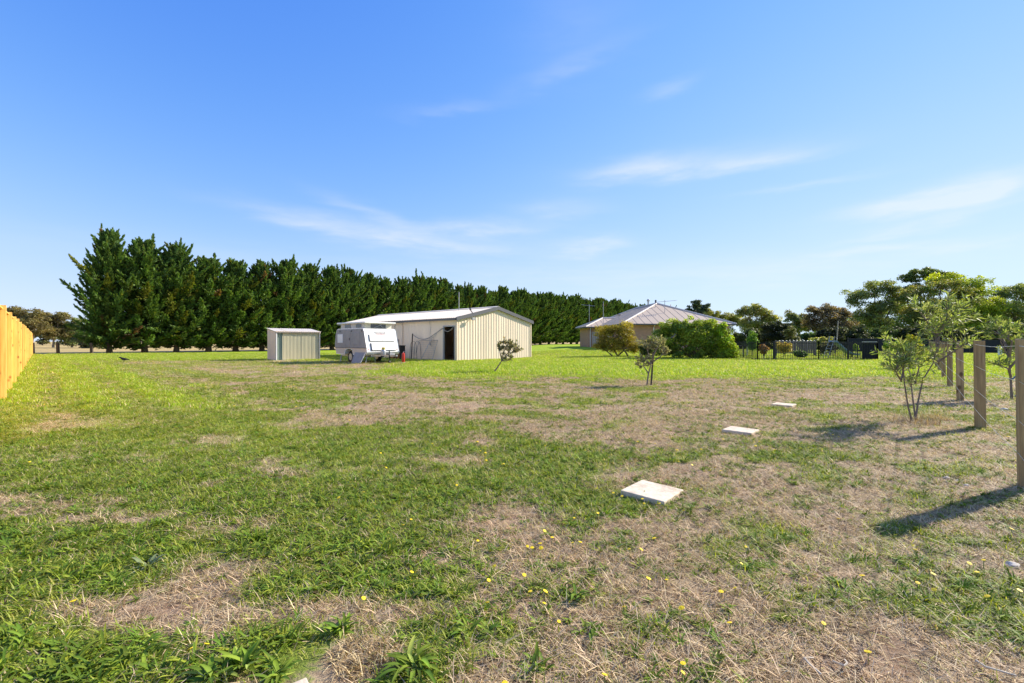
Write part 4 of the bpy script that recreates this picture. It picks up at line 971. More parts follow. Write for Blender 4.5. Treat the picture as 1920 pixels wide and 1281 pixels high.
broad_tree('banksia_tree', 'dark bluish tree top peeping above the house roof', 'tree', 70, 1315, [(1292,580,6,5),(1308,572,12,8),(1322,576,10,7),(1312,592,18,12)], 4200, .3, (.05, .07, .035), (.1, .1, .04), 211, GB, .42, 'bark', .16)
broad_tree('dome_shrub', 'dense dark dome shaped shrub behind the pool fence', 'shrub', 48, 1457, [(1440,618,14,10),(1458,612,18,10),(1475,618,14,10),(1456,632,28,12)], 6500, .17, (.028, .036, .016), (.05, .05, .02), 212, GB, .5, 'bark', .12, flat=.8)
broad_tree('olive_shrub', 'olive green shrub between dark dome shrub and timber screen', 'shrub', 46, 1486, [(1480,622,10,8),(1488,634,12,10)], 2200, .17, (.10, .11, .035), (.18, .18, .05), 213, GB, .4, 'bark', .08)
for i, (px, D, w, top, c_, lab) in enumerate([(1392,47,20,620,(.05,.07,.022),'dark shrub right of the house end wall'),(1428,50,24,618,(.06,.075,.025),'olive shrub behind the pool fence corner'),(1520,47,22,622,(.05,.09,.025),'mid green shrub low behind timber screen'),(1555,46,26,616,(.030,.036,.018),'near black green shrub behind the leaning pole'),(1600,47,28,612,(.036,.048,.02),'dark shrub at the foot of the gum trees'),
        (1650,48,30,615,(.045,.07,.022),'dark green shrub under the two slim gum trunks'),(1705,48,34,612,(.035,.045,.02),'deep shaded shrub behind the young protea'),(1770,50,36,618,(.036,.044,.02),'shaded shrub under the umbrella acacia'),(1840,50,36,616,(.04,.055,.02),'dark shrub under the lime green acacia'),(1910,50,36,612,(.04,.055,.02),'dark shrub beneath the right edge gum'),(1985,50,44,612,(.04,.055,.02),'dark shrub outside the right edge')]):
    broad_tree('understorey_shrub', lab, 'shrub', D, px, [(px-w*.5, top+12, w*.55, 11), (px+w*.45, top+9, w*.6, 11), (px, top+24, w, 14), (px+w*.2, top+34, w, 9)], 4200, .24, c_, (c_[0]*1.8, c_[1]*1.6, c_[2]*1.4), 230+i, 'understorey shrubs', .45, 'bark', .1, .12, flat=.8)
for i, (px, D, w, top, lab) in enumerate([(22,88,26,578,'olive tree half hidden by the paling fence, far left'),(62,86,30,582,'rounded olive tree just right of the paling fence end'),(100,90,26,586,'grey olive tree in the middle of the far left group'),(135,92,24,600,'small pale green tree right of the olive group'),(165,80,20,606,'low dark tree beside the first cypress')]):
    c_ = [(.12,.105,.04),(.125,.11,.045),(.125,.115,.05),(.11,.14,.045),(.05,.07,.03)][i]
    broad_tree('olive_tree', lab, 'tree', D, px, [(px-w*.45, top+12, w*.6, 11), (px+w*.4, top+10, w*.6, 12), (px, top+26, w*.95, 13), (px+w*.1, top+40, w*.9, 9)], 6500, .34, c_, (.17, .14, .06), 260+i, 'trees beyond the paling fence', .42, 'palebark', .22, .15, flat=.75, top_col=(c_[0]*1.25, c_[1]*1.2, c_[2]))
for i, px in enumerate(range(-150, 1000, 46)):
    rr = random.Random(px); D = 150+rr.uniform(-14, 14); top = 617+rr.uniform(-6, 5); w = 30
    broad_tree('far_tree', 'distant tree across the dry paddock beyond the hedge', 'tree', D, px, [(px-10, top+8, 16, 9), (px+12, top+7, 18, 10), (px, top+16, 26, 9)], 1500, .8, (.085, .09, .045), (.13, .12, .06), 300+i, 'distant trees beyond the paddock', .5, 'bark', .2, flat=.75, per=5)

# ------------------------------------------------------------------ bushes near the house
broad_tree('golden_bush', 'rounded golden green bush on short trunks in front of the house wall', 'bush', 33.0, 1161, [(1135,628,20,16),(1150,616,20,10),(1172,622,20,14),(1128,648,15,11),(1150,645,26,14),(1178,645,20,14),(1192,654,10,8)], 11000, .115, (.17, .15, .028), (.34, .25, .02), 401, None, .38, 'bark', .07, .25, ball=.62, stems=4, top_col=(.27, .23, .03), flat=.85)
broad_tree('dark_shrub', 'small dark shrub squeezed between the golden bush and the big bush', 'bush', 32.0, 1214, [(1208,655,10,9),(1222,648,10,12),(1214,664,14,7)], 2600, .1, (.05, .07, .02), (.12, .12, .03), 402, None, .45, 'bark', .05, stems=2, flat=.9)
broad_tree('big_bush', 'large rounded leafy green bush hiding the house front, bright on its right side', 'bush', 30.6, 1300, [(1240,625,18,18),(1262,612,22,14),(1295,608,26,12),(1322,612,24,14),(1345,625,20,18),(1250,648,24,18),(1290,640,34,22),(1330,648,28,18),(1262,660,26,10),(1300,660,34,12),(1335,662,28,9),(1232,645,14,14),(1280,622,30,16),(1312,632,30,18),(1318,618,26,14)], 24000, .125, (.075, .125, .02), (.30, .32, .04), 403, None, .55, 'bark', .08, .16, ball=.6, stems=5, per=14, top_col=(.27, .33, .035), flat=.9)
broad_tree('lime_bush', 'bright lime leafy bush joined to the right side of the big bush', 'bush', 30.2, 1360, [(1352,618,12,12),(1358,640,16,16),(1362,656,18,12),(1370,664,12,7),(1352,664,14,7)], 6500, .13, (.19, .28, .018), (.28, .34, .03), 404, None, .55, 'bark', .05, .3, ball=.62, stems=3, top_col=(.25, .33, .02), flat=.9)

# ------------------------------------------------------------------ house
def house():
    N0 = at(1166, 45.0, .38); rz = R(4)
    h = thing('brick_house', 'low orange brick house with taupe hipped metal roof', 'house', N0, rz)
    W, L_, E = 11.75, 18.3, 2.58; OV = .5; rise = .425
    # eave corners are the reference; walls sit in by the overhang
    wl = MB()
    def wall(name, x0, y0, x1, y1, holes=(), z1=E-.08):
        """a 0.12 m wall along one axis with rectangular openings (start, end, sill, head)"""
        alongx = abs(x1-x0) > abs(y1-y0); L2 = (x1-x0) if alongx else (y1-y0); b = MB(); cur = 0
        def seg(a, c, za, zb):
            if c-a < .01: return
            if alongx: b.box(x0+a, y0, za, x0+c, y0+.12, zb)
            else: b.box(x0, y0+a, za, x0+.12, y0+c, zb)
        for a, c, s_, t_ in holes: seg(cur, a, -.4, z1); seg(a, c, -.4, s_); seg(a, c, t_, z1); cur = c
        seg(cur, L2, -.4, z1); return b.build(name, M['brick'], h)
    wall('front_wall', OV, OV, W-OV, OV, [(4.6, 6.4, .8, 2.1), (7.5, 9.6, .3, 2.1)])
    wall('right_wall', W-OV-.12, OV+.12, W-OV-.12, L_-OV)
    wall('rear_wall', OV, L_-OV-.12, W-OV-.12, L_-OV-.12)
    wall('side_wall', OV, OV+.12, OV, 9.0+OV, [(3.6, 4.6, .0, 2.1), (5.6, 6.6, .0, 2.1), (7.0, 7.9, .5, 2.0)])
    wx = -1.05
    wall('wing_front_wall', wx, 9.5, OV, 9.5, [(.40, 1.25, -.1, 2.0)])
    wall('wing_side_wall', wx, 9.62, wx, 14.2)
    for (nm, x0, y0, x1, y1, z0, z1, mm) in [('window', 5.1, OV+.06, 6.9, OV+.09, .8, 2.1, 'glass'), ('window', 8.0, OV+.06, 10.1, OV+.09, .3, 2.1, 'glass'), ('door', OV+.06, 4.22, OV+.09, 5.22, 0, 2.1, 'glass'), ('door', OV+.06, 6.22, OV+.09, 7.22, 0, 2.1, 'white_paint'), ('window', OV+.06, 7.62, OV+.09, 8.52, .5, 2.0, 'glass')]:
        MB().box(x0, y0, z0, x1, y1, z1).build(nm, M[mm], h)
    rd = wall_sheet('garage_door', wx+.40, wx+1.25, -.1, 2.0, lambda u, d, z: (u, 9.55-d, z), mat('grey_door', (.52, .47, .43), .5), h, .22, .02)
    def roof(x0, y0, x1, y1, z0, rs, names, ridge_dir):
        """hip roof in strips: every sheet is its own piece"""
        hw = (x1-x0)/2 if ridge_dir == 'y' else (y1-y0)/2
        def hip_sheets(axis, edge, inward, a0, a1, trap):
            n = int(round((a1-a0)/.76)); st = (a1-a0)/n
            for i in range(n):
                u0, u1 = a0+i*st+.002, a0+(i+1)*st-.002
                def reach(u): return min(u-a0, a1-u, hw)
                us = [u0, u1] if not (u0 < (a0+a1)/2 < u1 and not trap) else [u0, (a0+a1)/2, u1]
                V = []
                for u in us: V.append((u, 0.0))
                for u in us[::-1]: V.append((u, max(reach(u), .02)))
                pts = []
                for lift in (0, .012):
                    for u, r in V:
                        z = z0+r*rs+lift+(.0)
                        pts.append((u, edge+inward*r, z) if axis == 'x' else (edge+inward*r, u, z))
                n_ = len(V); f = [tuple(range(n_)), tuple(range(2*n_-1, n_-1, -1))]+[(k, (k+1) % n_, n_+(k+1) % n_, n_+k) for k in range(n_)]
                b = MB(); b.add(pts, f)
                r1 = reach(u1); 
                if r1 > .25:
                    e = [(u1, edge, z0+.02), (u1, edge+inward*r1, z0+r1*rs+.02)] if axis == 'x' else [(edge, u1, z0+.02), (edge+inward*r1, u1, z0+r1*rs+.02)]
                    b.bar(e[0], e[1], .03, .025)
                b.build('roof_sheet', M['house_roof'], h)
        hip_sheets('x', y0, 1, x0, x1, ridge_dir == 'x'); hip_sheets('x', y1, -1, x0, x1, ridge_dir == 'x')
        hip_sheets('y', x0, 1, y0, y1, ridge_dir == 'y'); hip_sheets('y', x1, -1, y0, y1, ridge_dir == 'y')
        zt = z0+hw*rs+.04
        if ridge_dir == 'y': r0, r1 = ((x0+x1)/2, y0+hw, zt), ((x0+x1)/2, y1-hw, zt)
        else: r0, r1 = (x0+hw, (y0+y1)/2, zt), (x1-hw, (y0+y1)/2, zt)
        MB().tube([r0, r1], .10, 8).build('ridge_cap', M['hip_cap'], h)
        cs = [((x0, y0), r0), ((x1, y0), r0 if ridge_dir == 'y' else r1), ((x0, y1), r1 if ridge_dir == 'y' else r0), ((x1, y1), r1)]
        for (cx_, cy_), rr_ in cs: MB().tube([(cx_, cy_, z0+.03), rr_], .09, 8).build('hip_cap', M['hip_cap'], h)
        for a, b_ in (((x0-.08, y0-.12), (x1+.08, y0)), ((x0-.08, y1), (x1+.08, y1+.12)), ((x0-.12, y0), (x0, y1)), ((x1, y0), (x1+.12, y1))):
            MB().box(a[0], a[1], z0-.11, b_[0], b_[1], z0+.01).build('gutter', M['dark_trim'], h)
        MB().box(x0, y0, z0-.10, x1, y1, z0-.085).build('soffit', M['hip_cap'], h)
    roof(0, 0, W, L_, E, rise, '', 'y')
    roof(wx-.45, 9.0, 7.0, 14.6, E-.02, rise*.98, '', 'x')
    for x, y in ((3.4, OV-.06), (W-OV-.3, OV-.06)): MB().tube([(x, y-.4, E-.1), (x, y, E-.35), (x, y, -.3)], .05, 8).build('downpipe', M['white_paint'], h)
    MB().tube([(wx+.2, 9.08, E-.1), (wx+.2, 9.44, E-.35), (wx+.2, 9.44, -.3)], .05, 8).build('downpipe', M['white_paint'], h)
    MB().box(-.9, 1.0, -.4, OV, 9.4, -.03).build('side_path', M['concrete'], h)
    MB().box(-3.2, 8.6, -.4, OV, 9.5, -.05).build('side_path', M['concrete'], h)
    def aerial(x, y, z, top, boom, el, rot):
        a = MB(); a.tube([(x, y, z), (x, y, top)], .03, 6)
        d = Vector((math.cos(rot), math.sin(rot), .10)); c0 = Vector((x, y, top-.15)); a.tube([c0-d*boom*.4, c0+d*boom*.6], .022, 5)
        s_ = Vector((-d.y, d.x, 0))
        for k in range(el): q = c0-d*boom*.4+d*boom*k/(el-1); w_ = .42-.02*k; a.tube([q-s_*w_, q+s_*w_], .011, 4)
        a.build('tv_aerial', M['galv'], h)
    aerial(5.6, 3.0, E+1.1, E+2.65, 2.2, 9, R(10)); aerial(-.8, 10.2, E+.2, E+2.75, 1.6, 7, R(172))
    ms = MB(); ms.tube([(.6, 9.0, E+.2), (.6, 9.0, E+3.0)], .03, 6); ms.build('aerial_mast', M['galv'], h)
    ds = MB(); ds.tube([(1.4, 5.4, E+.6), (1.4, 5.4, E+1.15)], .035, 6); ds.lathe([(.03, 0), (.22, .05), (.34, .14), (.33, .16), (.2, .08)], (1.4, 5.4, E+1.1), 14); ds.build('satellite_dish', M['grey_paint'], h)
    vt = MB(); vt.tube([(W/2, 8.5, E+2.6), (W/2, 8.5, E+3.0)], .09, 8); vt.lathe([(.16, 3.0+E), (.18, E+3.15), (.04, E+3.28)], (W/2, 8.5, 0), 12); vt.build('roof_vent', M['galv'], h)
    vt = MB(); vt.tube([(W/2, 6.2, E+2.55), (W/2, 6.2, E+2.95)], .1, 8); vt.build('flue', M['dark_trim'], h)
    for k, x in enumerate((5.2, 7.1)):
        MB().tube([(x, 4.6+k*.4, E+1.8), (x, 4.6+k*.4, E+2.35)], .05, 8).build('vent_pipe', M['hip_cap'], h)
house()

# ------------------------------------------------------------------ pool fence and the garden behind
def pool_fence():
    D = 28.4; xl, xr = at(1421, D).x, at(1645.5, D).x; gz = hz((xl+xr)/2, D)-.02
    f = thing('pool_fence', 'black metal picket fence round the garden pool', 'fence', (0, 0, gz))
    pk = MB(); pk.box(-.009, -.009, .06, .009, .009, 1.20); pkm = pk.mesh('picket')
    def run(a, b, hoops=False, sp=.105):
        a = Vector((a[0], a[1], 0)); b = Vector((b[0], b[1], 0)); L_ = (b-a).length; n = int(L_/sp); d = (b-a)/L_
        for z in (.12, 1.10): q = MB(); q.bar(a+Vector((0, 0, z)), b+Vector((0, 0, z)), .03, .035); q.build('rail', M['black'], f)
        for i in range(1, n):
            p = a+d*(L_*i/n); o = link('picket', pkm, M['black'], f); o.location = p; o.rotation_euler = (0, 0, math.atan2(d.y, d.x))
            if hoops and i % 2 == 0 and i+1 < n:
                w = L_/n; q = MB(); q.tube([p+Vector((0, 0, 1.19))+d*w*.5*(1-math.cos(t*math.pi/6))+Vector((0, 0, .075*math.sin(t*math.pi/6))) for t in range(7)], .011, 5); q.build('hoop', M['galv'], f)
        m_ = max(1, int(round(L_/2.4)))
        for i in range(m_+1): p = a+d*(L_*i/m_); q = MB(); q.box(-.027, -.027, -.1, .027, .027, 1.24); o = q.build('fence_post', M['black'], f, .004); o.location = p
    xc = at(1453, D).x
    run((xl, D), (xc, D)); run((xc, D), (at(1535, D).x, D), True); run((at(1535, D).x, D), (xr, D))
    xl2 = at(1366, 32.5).x
    run((xl, D), (xl+.3, 32.5)); run((xl2, 32.5), (xl+.3, 32.5)); run((xr, D), (xr+.6, 33.5))
    sc_ = MB(); sc_.box(at(1617, D).x, D+.03, .08, xr-.02, D+.036, 1.15); sc_.build('shade_cloth', M['shade'], f)
    sc_ = MB(); sc_.box(at(1616, D).x, D-.02, 1.16, xr+.03, D+.03, 1.20); sc_.build('top_rail_cover', M['galv'], f)
    sc_ = MB(); sc_.box(xc-.09, D-.03, 0, xc+.05, D+.08, 1.22); sc_.build('gate_latch_post', M['black'], f, .01)
    return gz
gz = pool_fence()
def garden():
    # weathered slatted timber screen
    D = 33.5; x0, x1 = at(1456, D).x, at(1528, D).x; g0 = hz(x0, D); t = thing('slat_screen', 'weathered grey brown timber slat screen behind the hooped pool fence', 'screen', (x0, D, g0))
    n = 19; sl = MB().box(0, 0, .22, .125, .02, 1.14).mesh('slat', .003)
    for i in range(n): o = link('slat', sl, M['greyslat'], t); o.location = ((x1-x0)*i/n, 0, .0)
    for x in (0, (x1-x0)/2, x1-x0): MB().box(x-.04, .022, -.1, x+.04, .10, 1.2).build('screen_post', M['greyslat'], t)
    MB().box(x1-x0+.01, -.02, -.1, x1-x0+.09, .10, 1.22).build('screen_post', M['greyslat'], t)
    # planting bed shrubs
    for i, (px, py, w, hh, D, c_, lab) in enumerate([(1470,650,16,12,30.4,(.30,.25,.05),'yellow leaved shrub inside the hooped pool fence'),(1432,654,9,11,30.0,(.26,.16,.06),'reddish yellow shrub inside the pool fence corner'),(1500,664,14,6,31,(.07,.12,.03),'low green plant in front of slat screen'),
            (1550,652,16,12,34,(.055,.06,.03),'dark shrub in the bed right of the slat screen'),(1605,651,5,6,36,(.24,.32,.03),'small lime conifer by the shade cloth panel'),(1668,650,10,10,36,(.15,.24,.03),'leafy bright shrub right of the pool fence corner'),(1683,648,9,11,37,(.09,.17,.025),'rounded green shrub next to bright one beyond pool fence'),(1410,640,9,22,33.5,(.12,.22,.03),'climbing green vine on the back pool fence')]):
        broad_tree('garden_shrub', lab, 'shrub', D, px, [(px-w*.4, py-hh*.2, w*.6, hh*.7), (px+w*.4, py, w*.6, hh*.7), (px, py+hh*.4, w*.8, hh*.6)], 1300, .12, c_, (c_[0]*1.5, c_[1]*1.2, c_[2]), 500+i, 'shrubs in the pool garden', .5, 'twig', .03, .2, flat=.9)
    sh = broad_tree('flat_shrub', 'pale yellow flat topped shrub above the black fence', 'shrub', 38, 1545, [(1528,637,12,4), (1548,635,14,4), (1545,644,20,6)], 2600, .13, (.25, .26, .07), (.34, .32, .1), 520, None, .5, 'twig', .05)
    # faded blue slide
    D = 31.0; k = at(1568, D); g0 = hz(k.x, D); s = thing('garden_slide', 'faded pale blue curved slide on grey legs behind the pool fence', 'slide', (k.x, D, g0))
    path = [(-.35, 1.10), (-.1, 1.08), (.25, .78), (.7, .38), (1.1, .22), (1.45, .22)]
    ch = MB(); V = []; F = []
    for x, z in path:
        for y, dz in ((-.24, .12), (-.22, 0), (.22, 0), (.24, .12), (.20, .04), (-.20, .04)): V.append((x, y, z+dz))
    for i in range(len(path)-1):
        for j in range(6): F.append((i*6+j, i*6+(j+1) % 6, (i+1)*6+(j+1) % 6, (i+1)*6+j))
    ch.add(V, F); ch.build('chute', M['paleblue'], s)
    for y in (-.24, .24):
        l = MB(); l.tube([(-.75, y, 0), (-.35, y, 1.12), (-.30, y, 1.5), (-.1, y, 1.35)], .022, 6); l.build('ladder_rail', M['grey_paint'], s)
        l = MB(); l.tube([(1.25, y, 0), (1.25, y, .25)], .02, 6); l.build('leg', M['grey_paint'], s)
    for q in (.22, .44, .66, .88): l = MB(); l.tube([(-.75+.357*q, -.24, q), (-.75+.357*q, .24, q)], .018, 6); l.build('rung', M['grey_paint'], s)
    ps = MB(); a_ = at(1565, 37, hz(at(1565, 37).x, 37)); ps.tube([a_-Vector((0, 0, .2)), a_+Vector((.18, 0, 1.2)), a_+Vector((.28, 0, 2.7))], [.05, .045, .035], 7)
    tag(ps.build('leaning_pole', M['palebark'], None), 'slim grey pole leaning up in front of dark shrubs', 'pole')
    # far boundary panel fence (dark) behind the lawn
    D = 42; x0, x1 = at(1590, D).x, at(1960, D).x; t = thing('panel_fence', 'long dark panel fence along the foot of the right trees', 'fence', (x0, D, hz(x0, D)))
    n = 13; pm = MB().box(0, 0, .05, (x1-x0)/n-.06, .04, 1.25).mesh('fence_panel', .004)
    for i in range(n): o = link('fence_panel', pm, M['shade'], t); o.location = ((x1-x0)*i/n+.05, 0, hz(x0+(x1-x0)*i/n, D)-hz(x0, D))
    qm = MB().box(-.04, -.03, -.3, .04, .07, 1.32).mesh('fence_post', .004)
    for i in range(n+1): o = link('fence_post', qm, M['black'], t); o.location = ((x1-x0)*i/n, 0, hz(x0+(x1-x0)*i/n, D)-hz(x0, D))
    w_ = at(1875, 36); m_ = MB(); m_.box(-.09, -.09, -.1, .09, .09, .62); m_.lathe([(.12, .62), (.12, .66), (.02, .74)], n=8); o = m_.build('marker_post', M['white_paint'], None, .006); o.location = (w_.x, w_.y, hz(w_.x, w_.y)); tag(o, 'short white marker post on the lawn near the right edge', 'post')
    # outdoor furniture glimpsed left of the pool fence
    k = at(1402, 34.5); b = thing('outdoor_table', 'dark outdoor table with pale legs behind the pool fence', 'table', (k.x-1, 34.5, hz(k.x, 34.5)))
    MB().box(-.9, -.4, .70, .9, .4, .76).build('tabletop', M['black'], b, .01)
    for x in (-.8, .8):
        for y in (-.3, .3): MB().box(x-.04, y-.04, 0, x+.04, y+.04, .7).build('leg', M['white_paint'], b)
garden()

# ------------------------------------------------------------------ saplings
def whorled_shrub(name, label, base, stems, n_leaf, leaf_l, leaf_w, cols, seed, stem_r=.014, cat='shrub', whorl=9, extra=None):
    """stems: lists of points (relative to base); leaf whorls crowd the upper part of every side shoot"""
    rng = np.random.default_rng(seed); t = thing(name, label, cat, base); V = []; F = []; T = []
    for pts in stems:
        m_ = MB(); n = len(pts); m_.tube(pts, [stem_r*(1-.75*i/(n-1)) for i in range(n)], 6); m_.build('stem', M['twig'], t, smooth=True)
    tw = MB(); shoots = []
    for pts in stems:
        P = [np.array(p, float) for p in pts]
        for k in range(len(P)-1):
            lo = P[k]; hi = P[k+1]; cnt = 0 if k < len(P)-3 or k == 0 else 7
            for j in range(cnt):
                q = lo+(hi-lo)*rng.uniform(); az = rng.uniform(0, 6.28); el = rng.uniform(.2, 1.1); L_ = rng.uniform(.10, .30)*(1 if extra is None else extra)
                e = q+L_*np.array([math.cos(az)*math.cos(el), math.sin(az)*math.cos(el), math.sin(el)]); tw.tube([tuple(q), tuple((q+e)/2+rng.normal(0, .01, 3)), tuple(e)], [stem_r*.35, stem_r*.28, stem_r*.15], 4, False); shoots.append((q, e))
        shoots.append((P[-2], P[-1]))
    tw.build('twigs', M['twig'], t)
    per = max(3, int(n_leaf/len(shoots)))
    for q, e in shoots:
        ax = (e-q)/(np.linalg.norm(e-q)+1e-9)
        for j in range(per):
            u = rng.uniform(.35, 1.05); p = q+(e-q)*u; az = rng.uniform(0, 6.28); s = np.cross(ax, [.3, .5, .8]); s /= np.linalg.norm(s); b = np.cross(ax, s)
            d = ax*rng.uniform(.35, 1.0)+(s*math.cos(az)+b*math.sin(az))*rng.uniform(.5, 1.0); d /= np.linalg.norm(d)
            L_ = leaf_l*rng.uniform(.65, 1.2); w = leaf_w*rng.uniform(.8, 1.2); sd = np.cross(d, rng.normal(0, 1, 3)); sd /= np.linalg.norm(sd); up = np.cross(sd, d)
            c = np.array(cols[rng.integers(len(cols))])*rng.uniform(.75, 1.3); k0 = len(V)
            V += [p, p+d*L_*.45+sd*w*.5+up*w*.2, p+d*L_*.45-sd*w*.5+up*w*.2, p+d*L_]; F.append((k0, k0+1, k0+3, k0+2)); T += [c]*4
    link('foliage', quick_mesh('foliage', np.array(V), np.array(F), np.array(T)), M['foliage'], t)
    return t
LF = [(.22, .30, .08), (.30, .37, .10), (.16, .23, .06), (.34, .37, .16)]
b = gp(1714, 790); k = b.y/FPX
def rel(px, py, dy=0): return ((px-1714)*k, dy, (790-py)*k)
whorled_shrub('young_protea', 'young protea shrub with narrow grey green leaves beside the wire fence', b, [
    [rel(1716,790), rel(1722,750), rel(1736,712,.05), rel(1756,680,.05), rel(1757,645,0), rel(1756,610,0)],
    [rel(1757,645), rel(1757,620,.05), rel(1745,596,.1), rel(1728,574,.1)], [rel(1757,640), rel(1764,612,-.05), rel(1782,588,-.1)], [rel(1757,660), rel(1775,632,.12), rel(1796,612,.2), rel(1812,602,.2)], [rel(1756,630), rel(1757,600,-.15), rel(1750,578,-.2)],
    [rel(1756,680), rel(1775,655,-.15), rel(1790,640,-.2)], [rel(1710,790), rel(1702,760), rel(1690,715,-.05), rel(1683,685,-.1), rel(1675,668,-.1)], [rel(1690,715), rel(1670,697,-.1), rel(1654,690,-.2)],
    [rel(1690,712), rel(1700,690,.05), rel(1712,668,.1)], [rel(1717,788), rel(1722,745,.1), rel(1728,700,.2), rel(1720,672,.25)], [rel(1727,720,.1), rel(1740,690,.15), rel(1735,660,.2)], [rel(1683,688), rel(1690,668,.1), rel(1700,650,.12)]],
    2000, .105, .020, LF, 601, .014, extra=1.35)
SV = [(.25, .26, .15), (.31, .31, .19), (.17, .19, .10), (.27, .25, .12)]
b = gp(1214, 722); k = b.y/FPX
def rel(px, py, dy=0): return ((px-1214)*k, dy, (722-py)*k)
whorled_shrub('staked_sapling', 'small grey green sapling tied to a stake in front of the big bush', b, [
    [rel(1213,722), rel(1216,700), rel(1221,682), rel(1226,664,.05), rel(1236,650,.1), rel(1244,645)], [rel(1221,682), rel(1218,664,.1), rel(1214,650,.1), rel(1222,642)], [rel(1221,684), rel(1212,676,-.1), rel(1202,676,-.15)], [rel(1224,678), rel(1236,668,-.1), rel(1248,656,-.1)], [rel(1222,676), rel(1226,655,-.2), rel(1232,645,-.2)], [rel(1216,700), rel(1208,686,.1), rel(1203,688,.1)]],
    1300, .085, .032, SV, 602, .022, 'sapling', extra=1.1)
st = MB(); q = gp(1219, 721); st.box(-.02, -.02, -.1, .02, .02, .92); o = st.build('stake', M['oldwood'], None, .003); o.location = (q.x+.02, q.y-.02, hz(q.x, q.y)); o.rotation_euler = (0, R(4), 0); tag(o, 'thin dark timber stake beside the small sapling', 'stake')
b = gp(928, 698); k = b.y/FPX
def rel(px, py, dy=0): return ((px-928)*k, dy, (698-py)*k)
whorled_shrub('leaning_sapling', 'small sapling leaning right in front of the shed gable', b, [
    [rel(926,698), rel(933,688), rel(941,676), rel(950,668,.1), rel(960,660,.1), rel(967,658)], [rel(941,676), rel(943,664,.1), rel(948,652), rel(953,645)], [rel(941,677), rel(938,662,-.1), rel(936,650)], [rel(944,672), rel(955,658,.1), rel(962,648)], [rel(940,676), rel(950,676,-.2), rel(958,673)]],
    900, .11, .045, [(.20, .20, .10), (.27, .25, .14), (.13, .15, .07), (.30, .22, .10)], 603, .03, 'sapling', extra=1.4)
b = gp(1897, 748); k = b.y/FPX
def rel(px, py, dy=0): return ((px-1897)*k, dy, (748-py)*k)
whorled_shrub('tied_sapling', 'narrow leaved sapling behind the wire fence at the right edge', b, [
    [rel(1897,748), rel(1895,710), rel(1891,670), rel(1886,640,.1), rel(1882,615)], [rel(1891,670), rel(1900,640,.1), rel(1905,612,.1)], [rel(1893,690), rel(1912,655,-.1), rel(1922,625)], [rel(1891,675), rel(1878,640,-.2), rel(1872,625)], [rel(1888,650), rel(1895,620,.25), rel(1893,600,.3)], [rel(1895,705), rel(1880,690,-.1), rel(1868,682)]],
    1500, .10, .022, LF, 604, .024, 'sapling')
bt = MB(); q = gp(1897, 748)+Vector((0, -.03, .42)); bt.tube([q+Vector((-.02, 0, 0)), q+Vector((.10, -.02, .12)), q+Vector((.16, -.02, .10)), q+Vector((.14, -.02, -.16)), q+Vector((.02, -.02, -.36))], .014, 6)
tag(bt.build('blue_tie', M['blue'], None), 'blue tie strap round the sapling at the right edge', 'strap')
# dry grass mound under the young protea, small shrub by far posts
def dry_mound(px, py, w, n, seed, label, lo=.06, hi=.20):
    c = gp(px, py); rng = np.random.default_rng(seed); me = blade_tuft(seed, n, w, lo, hi, .0035, (.3, 1.45), [S1, S2, S3, (.20, .12, .05)], [.35, .25, .25, .15], .5)
    o = link('dry_tussock', me, M['straw'], None); o.location = (c.x, c.y, hz(c.x, c.y)); return tag(o, label, 'grass tuft')
dry_mound(1712, 792, .30, 900, 1, 'dry brown grass tussock round the foot of the young protea')
dry_mound(1752, 786, .22, 500, 2, 'dry straw tussock right of the young protea stems')
dry_mound(690, 1222, .13, 500, 4, 'dry brown grass clump between foreground weeds', .03, .085)
broad_tree('yellow_shrub', 'small yellow green shrub behind the young protea', 'shrub', 19.5, 1705, [(1690,648,14,10),(1710,640,14,10),(1722,655,12,10),(1700,662,16,8)], 1700, .085, (.20, .23, .03), (.33, .30, .03), 610, None, .5, 'twig', .025, .3, stems=3)

# ------------------------------------------------------------------ paddock fence, bird, small things
pf = thing('paddock_fence', 'old dark timber posts with wire along the dry paddock', 'fence', (0, 0, 0)); qs = []
for px in (18, 62, 109, 172):
    q = at(px, 43.5+(px-109)*.012); qs.append(q); o = MB().box(-.10, -.10, -.2, .10, .10, 1.08).build('fence_post', M['oldwood'], pf, .012); o.location = q; o.rotation_euler = (R(1.5), R(-1), .3)
for z in (.3, .6, .95): MB().tube([p+Vector((0, -.1, z)) for p in qs], .004, 4).build('fence_wire', M['wire'], pf)
q = gp(232.5, 679.5); bd = thing('magpie', 'small dark bird standing on the lawn left of the sheds', 'bird', (q.x, q.y, hz(q.x, q.y)+.0), R(200)); bd.scale = (1.25, 1.25, 1.25)
bm_ = MB(); bm_.tube([(-.20, 0, .13), (-.12, 0, .15), (-.03, 0, .155), (.05, 0, .17), (.10, 0, .205), (.125, 0, .235), (.155, 0, .235), (.205, 0, .225)], [.012, .03, .055, .055, .038, .034, .026, .004], 10); bm_.build('body', M['black'], bd, smooth=True)
for y in (-.02, .02): MB().tube([(0, y, .11), (.01, y, .04), (.0, y, .0), (.03, y, .0)], .006, 5).build('leg', M['black'], bd)
for y in (-1, 1): wg = MB(); wg.add([(.05, y*.057, .18), (-.04, y*.066, .185), (-.19, y*.03, .14), (-.05, y*.062, .13)], [(0, 1, 2, 3)]); wg.build('wing', M['white_paint'] if False else M['black'], bd)

